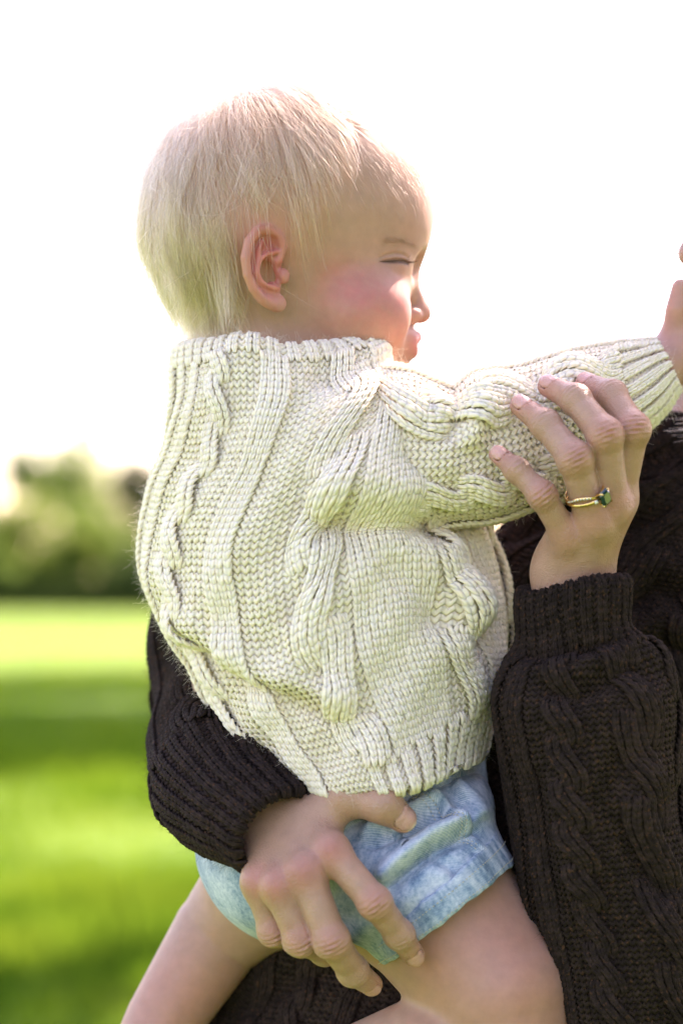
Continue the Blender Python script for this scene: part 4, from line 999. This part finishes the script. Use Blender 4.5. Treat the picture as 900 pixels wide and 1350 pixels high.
st = dirv[:, None] * ((1 - tq) ** 2)[None, :, None] + 2 * (midp + outw * 2)[:, None] * (tq * (1 - tq))[None, :, None] + ends[:, None] * (tq ** 2)[None, :, None]
# the lock over the near shoulder
nl_ = 28; a0 = np.array([-0.5, -6.0, 8.0]) + g2.normal(0, 0.4, (nl_, 3)); tgt = (P(892, 548, 1.0) - AO) @ AM * 100
b0 = tgt + g2.normal(0, 0.45, (nl_, 3)) + np.array([0, -0.5, 0]); mid0 = (a0 + b0) / 2 + [-2.5, -3.5, 1.0]
st2 = a0[:, None] * ((1 - tq) ** 2)[None, :, None] + 2 * mid0[:, None] * (tq * (1 - tq))[None, :, None] + b0[:, None] * (tq ** 2)[None, :, None]
st = np.concatenate([st, st2])
o = curves_object('hair', AO + (st / 100) @ AM.T, np.full((len(st), kk), 9e-5) * (1 - 0.5 * tq), M_RED); under(adult, o); o['label'] = 'reddish brown hair'

# ------------------------------------------------------------------ the ring
def metal(name, col, rough):
    m, n, l, b = mat_new(name); b.inputs['Base Color'].default_value = (*col, 1); b.inputs['Metallic'].default_value = 1.0
    t = noise(n, l, 900, 2); mr = n.new('ShaderNodeMapRange'); l.new(t.outputs['Fac'], mr.inputs['Value']); mr.inputs['To Min'].default_value = rough * 0.7; mr.inputs['To Max'].default_value = rough * 1.4; l.new(mr.outputs[0], b.inputs['Roughness']); return m
M_GOLD = metal('gold', (0.90, 0.62, 0.26), 0.18)
def gem(name, col, ior):
    m, n, l, b = mat_new(name); t = noise(n, l, 1500, 2); r = ramp(n, [(0.3, tuple(c * 0.6 for c in col)), (0.7, col)]); l.new(t.outputs['Fac'], r.inputs[0]); l.new(r.outputs[0], b.inputs['Base Color'])
    b.inputs['Roughness'].default_value = 0.04; b.inputs['IOR'].default_value = ior; b.inputs['Transmission Weight'].default_value = 0.1; return m
M_TEAL = gem('teal_stone', (0.002, 0.030, 0.036), 1.6); M_CLEAR = gem('clear_stone', (0.85, 0.87, 0.9), 2.2)
j, rj = handA.f[2]; f_ax = unit(j[1] - j[0]); f_dn = unit(handA.dn - f_ax * (handA.dn @ f_ax)); f_sd = unit(np.cross(f_ax, f_dn))
if f_sd[0] < 0: f_sd = -f_sd
RC = j[0] + (j[1] - j[0]) * 0.46; RR = 0.0103
def torus(path, r, sides=10):
    n = len(path); T = np.roll(path, -1, 0) - np.roll(path, 1, 0); T /= np.linalg.norm(T, axis=1, keepdims=True)
    c = path.mean(0); e1 = path - c; e1 -= T * np.sum(e1 * T, 1, keepdims=True); e1 /= np.linalg.norm(e1, axis=1, keepdims=True); e2 = np.cross(T, e1)
    a = np.arange(sides) / sides * 2 * np.pi
    V = path[:, None] + np.cos(a)[None, :, None] * r * e1[:, None] + np.sin(a)[None, :, None] * r * 1.2 * e2[:, None]
    I = np.arange(n * sides).reshape(n, sides); R_ = np.roll
    return V.reshape(-1, 3), np.stack([I, R_(I, -1, 0), R_(R_(I, -1, 0), -1, 1), R_(I, -1, 1)], -1).reshape(-1, 4)
ring = empty('ring', tuple(RC), 'gold double band ring with dark teal stone on the ring finger', 'ring')
ta = np.linspace(0, 2 * math.pi, 96, endpoint=False)
def circ(a, shift): return RC + np.cos(a)[:, None] * f_dn * RR + np.sin(a)[:, None] * f_sd * RR + f_ax * shift[:, None] if False else RC + np.cos(a)[:, None] * f_dn * RR + np.sin(a)[:, None] * f_sd * RR + np.outer(shift, f_ax)
gem_a = 0.62       # where round the finger the stone sits, towards the middle finger
V, q = torus(circ(ta, -0.0012 + 0 * ta), 0.00075); under(ring, np_mesh('band', V, q, M_GOLD))
wv = 0.0016 + 0.0012 * np.cos((ta - gem_a + 1.1) * 3) * (np.cos(ta - gem_a + 0.8) > -0.2)
V, q = torus(circ(ta, wv), 0.00065); wb = np_mesh('wavy_band', V, q, M_GOLD); under(ring, wb)
def faceted(c, ax, ay, az, w, d_, hgt, mat, name, parent):
    """step-cut stone: table, girdle, point; octagonal outline"""
    pr = [(-1, -.6), (-.6, -1), (.6, -1), (1, -.6), (1, .6), (.6, 1), (-.6, 1), (-1, .6)]; rings_ = [(0.62, 1.0), (0.86, 0.72), (1.0, 0.35), (0.7, -0.3), (0.2, -0.8)]
    V = []; 
    for k, z in rings_: V += [c + ax * x * w * k + ay * y * d_ * k + az * z * hgt for x, y in pr]
    V = np.array(V); q = [(r * 8 + i, r * 8 + (i + 1) % 8, r * 8 + 8 + (i + 1) % 8, r * 8 + 8 + i) for r in range(4) for i in range(8)]
    q += [(0, 1, 2, 3), (0, 3, 4, 7), (4, 5, 6, 7), (32, 33, 34, 35), (32, 35, 36, 39), (36, 37, 38, 39)]
    o = np_mesh(name, V, np.array(q), mat, None, smooth=False); under(parent, o); return o
gn = unit(f_dn * math.cos(gem_a) + f_sd * math.sin(gem_a)); gs = np.cross(f_ax, gn)
gc = RC + gn * (RR + 0.0022) - f_ax * 0.0008
faceted(gc, f_ax, gs, gn, 0.0046, 0.0038, 0.0024, M_TEAL, 'stone', ring)
for sx, sy in ((1, 1), (1, -1), (-1, 1), (-1, -1)):
    b0 = gc - gn * 0.0026 + (f_ax * 0.0032 * sx + gs * 0.0027 * sy) * 0.8; t0 = gc + gn * 0.0022 + f_ax * 0.0039 * sx + gs * 0.0032 * sy
    pa = np.array([b0, b0 * 0.5 + t0 * 0.5, t0 - gn * 0.0002, t0 - (f_ax * sx + gs * sy) * 0.0006]); a6 = np.arange(6) / 6 * 2 * np.pi; axd = unit(t0 - b0); e1 = unit(np.cross(axd, f_ax + 0.3 * gs)); e2 = np.cross(axd, e1)
    V = (pa[:, None] + (np.cos(a6)[:, None] * e1 + np.sin(a6)[:, None] * e2)[None] * np.array([.0005, .0005, .0006, .0003])[:, None, None]).reshape(-1, 3); I = np.arange(24).reshape(4, 6)
    q = np.stack([I[:-1], np.roll(I[:-1], -1, 1), np.roll(I[1:], -1, 1), I[1:]], -1).reshape(-1, 4); under(ring, np_mesh('prong', V, q, M_GOLD))
for k in (-1, 1):
    a_ = gem_a + k * 0.42; n_ = unit(f_dn * math.cos(a_) + f_sd * math.sin(a_)); faceted(RC + n_ * (RR + 0.0011) - f_ax * 0.0012, f_ax, np.cross(f_ax, n_), n_, 0.0010, 0.0010, 0.0008, M_CLEAR, 'side_stone', ring)
for a_ in np.linspace(-1.25, 0.0, 9):
    n_ = unit(f_dn * math.cos(a_) + f_sd * math.sin(a_)); sh = np.interp(a_, ta - 2 * np.pi * (ta > np.pi), wv, period=2 * np.pi)
    faceted(RC + n_ * (RR + 0.0006) + f_ax * sh, f_ax, np.cross(f_ax, n_), n_, 0.0005, 0.0005, 0.0004, M_CLEAR, 'pave_stone', wb)
# ------------------------------------------------------------------ field, hedge, trees
def ground_material():
    m, n, l, b = mat_new('meadow'); a = noise(n, l, 0.9, 4, 0.6); c = noise(n, l, 7, 4, 0.6); d = noise(n, l, 60, 3)
    s1 = n.new('ShaderNodeMath'); s1.operation = 'MULTIPLY_ADD'; l.new(c.outputs['Fac'], s1.inputs[0]); s1.inputs[1].default_value = 0.6; l.new(a.outputs['Fac'], s1.inputs[2])
    s2 = n.new('ShaderNodeMath'); s2.operation = 'MULTIPLY_ADD'; l.new(d.outputs['Fac'], s2.inputs[0]); s2.inputs[1].default_value = 0.3; l.new(s1.outputs[0], s2.inputs[2])
    r = ramp(n, [(0.6, (0.044, 0.110, 0.008)), (0.95, (0.080, 0.158, 0.012)), (1.3, (0.14, 0.195, 0.02))]); 
    mr = n.new('ShaderNodeMapRange'); l.new(s2.outputs[0], mr.inputs['Value']); mr.inputs['From Max'].default_value = 1.9; l.new(mr.outputs[0], r.inputs[0])
    for e, p in zip(r.color_ramp.elements, (0.36, 0.5, 0.64)): e.position = p
    l.new(r.outputs[0], b.inputs['Base Color']); b.inputs['Roughness'].default_value = 0.9; b.inputs['Specular IOR Level'].default_value = 0.1
    bp = n.new('ShaderNodeBump'); bp.inputs['Distance'].default_value = 0.05; l.new(c.outputs['Fac'], bp.inputs['Height']); l.new(bp.outputs[0], b.inputs['Normal']); return m
gx = np.concatenate([np.linspace(-600, -40, 12), np.linspace(-36, 36, 37), np.linspace(40, 600, 12)]); gy = np.concatenate([np.linspace(-400, -20, 8), np.linspace(-15, 60, 60), np.linspace(65, 200, 20), np.linspace(250, 1500, 10)])
X, Y = np.meshgrid(gx, gy); Z = 0.03 * np.sin(X * 0.7) * np.sin(Y * 0.5) * (np.abs(Y) < 70); I = np.arange(X.size).reshape(X.shape)
o = np_mesh('ground', np.stack([X, Y, Z], -1).reshape(-1, 3), np.stack([I[:-1, :-1], I[:-1, 1:], I[1:, 1:], I[1:, :-1]], -1).reshape(-1, 4), ground_material()); o['kind'] = 'structure'; o['label'] = 'wide mown green meadow'

def leaf_material(name, lo, hi, trans=0.45):
    m = bpy.data.materials.new(name); m.use_nodes = True; n = m.node_tree.nodes; l = m.node_tree.links; n.remove(n['Principled BSDF'])
    t = noise(n, l, 1.3, 3); r = ramp(n, [(0.35, lo), (0.65, hi)]); l.new(t.outputs['Fac'], r.inputs[0])
    df = n.new('ShaderNodeBsdfDiffuse'); tr = n.new('ShaderNodeBsdfTranslucent'); ms = n.new('ShaderNodeMixShader'); ms.inputs[0].default_value = trans
    l.new(r.outputs[0], df.inputs[0]); l.new(r.outputs[0], tr.inputs[0]); l.new(df.outputs[0], ms.inputs[1]); l.new(tr.outputs[0], ms.inputs[2]); l.new(ms.outputs[0], n['Material Output'].inputs['Surface']); return m
M_BLADE = leaf_material('grass_blade', (0.05, 0.13, 0.008), (0.13, 0.21, 0.015), 0.55)
nb = 90000; g3 = np.random.default_rng(5); dist = 4.0 * (32.0 / 4.0) ** g3.random(nb); xx = g3.uniform(-0.26, 0.26, nb) * dist; hgt = g3.uniform(0.03, 0.10, nb) * (1 + 0.6 * np.sin(xx * 2.1) * np.sin(dist * 1.3)); an = g3.uniform(0, 2 * math.pi, nb)
wd_ = 0.004 + dist * 0.0009; bx = np.stack([np.cos(an) * wd_, np.sin(an) * wd_, np.zeros(nb)], 1); c0 = np.stack([xx, dist - D, np.zeros(nb) - 0.02], 1); tip = c0 + np.stack([g3.normal(0, 0.03, nb), g3.normal(0, 0.03, nb), hgt + 0.02], 1)
o = np_mesh('grass', np.stack([c0 - bx, c0 + bx, tip], 1).reshape(-1, 3), None, M_BLADE, tris=np.arange(nb * 3).reshape(-1, 3), smooth=False); o['kind'] = 'stuff'; o['label'] = 'short green grass blades covering the meadow'; o['category'] = 'grass'

def bark():
    m, n, l, b = mat_new('bark'); t = noise(n, l, 6, 5, 0.7); r = ramp(n, [(0.35, (0.03, 0.022, 0.015)), (0.7, (0.10, 0.075, 0.05))]); l.new(t.outputs['Fac'], r.inputs[0]); l.new(r.outputs[0], b.inputs['Base Color']); b.inputs['Roughness'].default_value = 0.95; return m
M_BARK = bark()
M_L = [leaf_material('leaf_bright', (0.085, 0.155, 0.03), (0.165, 0.24, 0.055), 0.6), leaf_material('leaf_mid', (0.055, 0.105, 0.03), (0.105, 0.17, 0.05), 0.55), leaf_material('leaf_dark', (0.02, 0.04, 0.012), (0.05, 0.075, 0.022), 0.3), leaf_material('leaf_yellow', (0.10, 0.16, 0.03), (0.195, 0.26, 0.055), 0.6)]
def tube_mesh(paths):
    V, Q = [], []; b = 0
    for pts, r0, r1 in paths:
        n = len(pts); a = np.arange(7) / 7 * 2 * np.pi; T = np.gradient(pts, axis=0); T /= np.linalg.norm(T, axis=1, keepdims=True)
        e1 = np.cross(T, [0.3, 0.9, 0.2]); e1 /= np.linalg.norm(e1, axis=1, keepdims=True); e2 = np.cross(T, e1); r = np.linspace(r0, r1, n)[:, None, None]
        V.append((pts[:, None] + r * (np.cos(a)[:, None] * e1[:, None] + np.sin(a)[:, None] * e2[:, None])).reshape(-1, 3)); I = np.arange(n * 7).reshape(n, 7) + b
        Q.append(np.stack([I[:-1], np.roll(I[:-1], -1, 1), np.roll(I[1:], -1, 1), I[1:]], -1).reshape(-1, 4)); b += n * 7
    return np.concatenate(V), np.concatenate(Q)
def leaves(cent, rad3, n, size, g, lumps=9):
    """leaf faces clustered in lumps inside an uneven crown"""
    lc = g.normal(0, 1, (lumps, 3)); lc /= np.linalg.norm(lc, axis=1, keepdims=True); lc *= g.uniform(0.35, 0.72, (lumps, 1)); k = g.integers(0, lumps, n)
    d = g.normal(0, 1, (n, 3)); d /= np.linalg.norm(d, axis=1, keepdims=True); p = (lc[k] + d * (g.random((n, 1)) ** 0.4) * g.uniform(0.28, 0.5, (lumps, 1))[k]) * rad3 + cent
    a = g.normal(0, 1, (n, 3)); a /= np.linalg.norm(a, axis=1, keepdims=True); b = np.cross(a, g.normal(0, 1, (n, 3))); b /= np.linalg.norm(b, axis=1, keepdims=True); s = size * g.uniform(0.6, 1.3, (n, 1))
    V = np.stack([p - a * s, p - b * s * 0.55, p + a * s, p + b * s * 0.55], 1).reshape(-1, 3); return V, np.arange(n * 4).reshape(-1, 4)
def tree(x, y, h, crx, crz, mat, label, seed, n=3200, size=0.22, group='trees beyond the hedge', name='tree', low=0.0):
    g = np.random.default_rng(seed); e = empty(name, (x, y, 0), label, 'tree', group); cz = h - crz * 0.92
    top = np.array([x + g.normal(0, .2), y, cz + crz * 0.3]); t = np.linspace(0, 1, 8)[:, None]; tr = np.array([x, y, -0.05]) * (1 - t) + top * t + np.sin(t * 4) * [0.12, 0.1, 0]
    paths = [(tr, h * 0.022, h * 0.006)]
    for i in range(7):
        s = tr[3 + i % 5]; d = np.array([math.cos(i * 2.4), math.sin(i * 2.4), g.uniform(.3, .9)]); paths.append((s + np.linspace(0, 1, 5)[:, None] * d * crx * 0.75 + (np.linspace(0, 1, 5) ** 2)[:, None] * [0, 0, .3], h * 0.008, h * 0.002))
    V, Q = tube_mesh(paths); under(e, np_mesh('trunk', V, Q, M_BARK)); V, Q = leaves(np.array([x, y, cz]), np.array([crx, crx, crz]), n, size, g); under(e, np_mesh('crown', V, Q, mat, None, smooth=False)); return e
def at_px(px, d): return (px - 450) / FPX * (d + D), d
def zt(py, d): return H + (HOR - py) * (d + D) / FPX
def bgtree(px, d, top, w_px, mat, label, seed, squat=1.0, **k):
    x, y = at_px(px, d); h = zt(top, d); cr = w_px / 2 * (d + D) / FPX; return tree(x, y, h, cr, min(h * 0.48, cr * 1.15) * squat, mat, label, seed, **k)
bgtree(112, 122, 540, 200, M_L[0], 'tallest rounded tree of the far row with bright leaves, left of the toddler', 1, n=1900)
bgtree(14, 126, 566, 180, M_L[1], 'grey green tree of the far row at the left edge of the view', 2, n=1900)
bgtree(206, 118, 590, 140, M_L[2], 'dark green tree of the far row just behind the toddler\'s back', 3, n=2600)
bgtree(40, 112, 640, 170, M_L[3], 'broad sunlit yellow green bush tree below the grey green tree', 4, n=2000)
bgtree(140, 108, 655, 150, M_L[0], 'low sunlit bush tree below the dark green tree', 5, n=2000)
bgtree(90, 104, 698, 130, M_L[3], 'small round yellow green bush in front of the far trees', 6, n=2600)
bgtree(2, 103, 705, 110, M_L[0], 'small mid green bush at the left edge above the hedge', 7, n=2600)
bgtree(185, 101, 712, 110, M_L[1], 'small mid green bush above the hedge beside the toddler\'s back', 8, n=2600)
for k, (px, d, top, w, m) in enumerate([(300, 112, 590, 170, 1), (410, 112, 575, 170, 2), (-90, 124, 570, 190, 1), (520, 105, 600, 150, 1), (700, 104, 580, 160, 2), (860, 100, 600, 150, 1)]):
    bgtree(px, d, top, w, M_L[m], ['mid green tree hidden behind the toddler\'s back', 'dark green tree hidden behind the toddler\'s shoulder', 'mid green tree beyond the left edge of the view', 'mid green tree hidden behind the toddler\'s chest', 'dark tree hidden behind the raised hand', 'mid green tree hidden behind the dark sweater at the right edge'][k], 20 + k, n=1800)
for k, (px, d, top, w, m) in enumerate([(-260, 122, 585, 190, 0), (-440, 128, 560, 200, 1), (-640, 120, 600, 190, 2), (-860, 126, 570, 220, 0), (1080, 100, 590, 170, 1), (1280, 104, 570, 180, 0)]):
    bgtree(px, d, top, w, M_L[m], ['bright green', 'tall mid green', 'dark green', 'wide bright green', 'mid green', 'pale green'][k] + ' tree of the far row, well outside the view on the ' + ('left' if px < 0 else 'right'), 60 + k, n=1800)
def hedge():
    g = np.random.default_rng(9); e = empty('hedge', (-12, 100, 0), 'long dark clipped hedge along the far edge of the meadow', 'hedge'); n = 22000; t = g.random(n) * 2.4 - 1.4
    x = -40 + 70 * t; y = 118 - 36 * np.maximum(t, -0.3); x0, y0 = x, y - 6 + g.uniform(-0.8, 0.8, n); z = g.random(n) ** 0.8 * (1.25 + 0.12 * np.sin(t * 60))
    p = np.stack([x0, y0, z], 1); a = g.normal(0, 1, (n, 3)); a /= np.linalg.norm(a, axis=1, keepdims=True); b = np.cross(a, g.normal(0, 1, (n, 3))); b /= np.linalg.norm(b, axis=1, keepdims=True); s = 0.28 * g.uniform(0.6, 1.3, (n, 1))
    under(e, np_mesh('foliage', np.stack([p - a * s, p - b * s * .6, p + a * s, p + b * s * .6], 1).reshape(-1, 3), np.arange(n * 4).reshape(-1, 4), M_L[2], None, smooth=False))
    paths = []
    for i in range(40):
        tt_ = (i + 0.5) / 40; q = np.array([-40 + 70 * tt_, 112 - 36 * tt_, 0]); paths.append((q + np.linspace(0, 1, 4)[:, None] * [0, 0, 0.9], 0.06, 0.03))
    V, Q = tube_mesh(paths); under(e, np_mesh('stems', V, Q, M_BARK))['kind'] = 'stuff'
hedge()
# tall trees standing right of the view; their shade lies across the meadow and on the pair; outermost added to cut grass bounce, last two added to block skylight
for k, (x, y, cz, cr, cv_, n_) in enumerate([(5.4, 8.0, 8.5, 3.4, 4.5, 2000), (5.8, 24.4, 12.0, 2.6, 3.4, 4200), (6.5, 29.7, 14.0, 3.2, 4.4, 4600), (7.8, 39.6, 18.5, 3.2, 4.6, 4600), (10.5, 5.0, 6.3, 3.2, 3.6, 4000), (2.8, 10.5, 7.4, 2.0, 2.6, 280), (4.8, -3.0, 4.6, 3.0, 4.0, 5000), (8.0, -7.0, 5.0, 3.4, 4.2, 5000)]):
    tree(x, y, cz + cv_ * 0.92, cr, cv_, M_L[1], ['nearest', 'third farthest', 'second farthest', 'farthest', 'outermost added', 'smallest', 'low branching added', 'hindmost added'][k] + ' tall shade tree outside the view on the right', 55 if k == 0 else 40 + k, n=n_, size=0.15 if k == 0 else 0.30, group='shade trees right of the view', name='shade_tree')
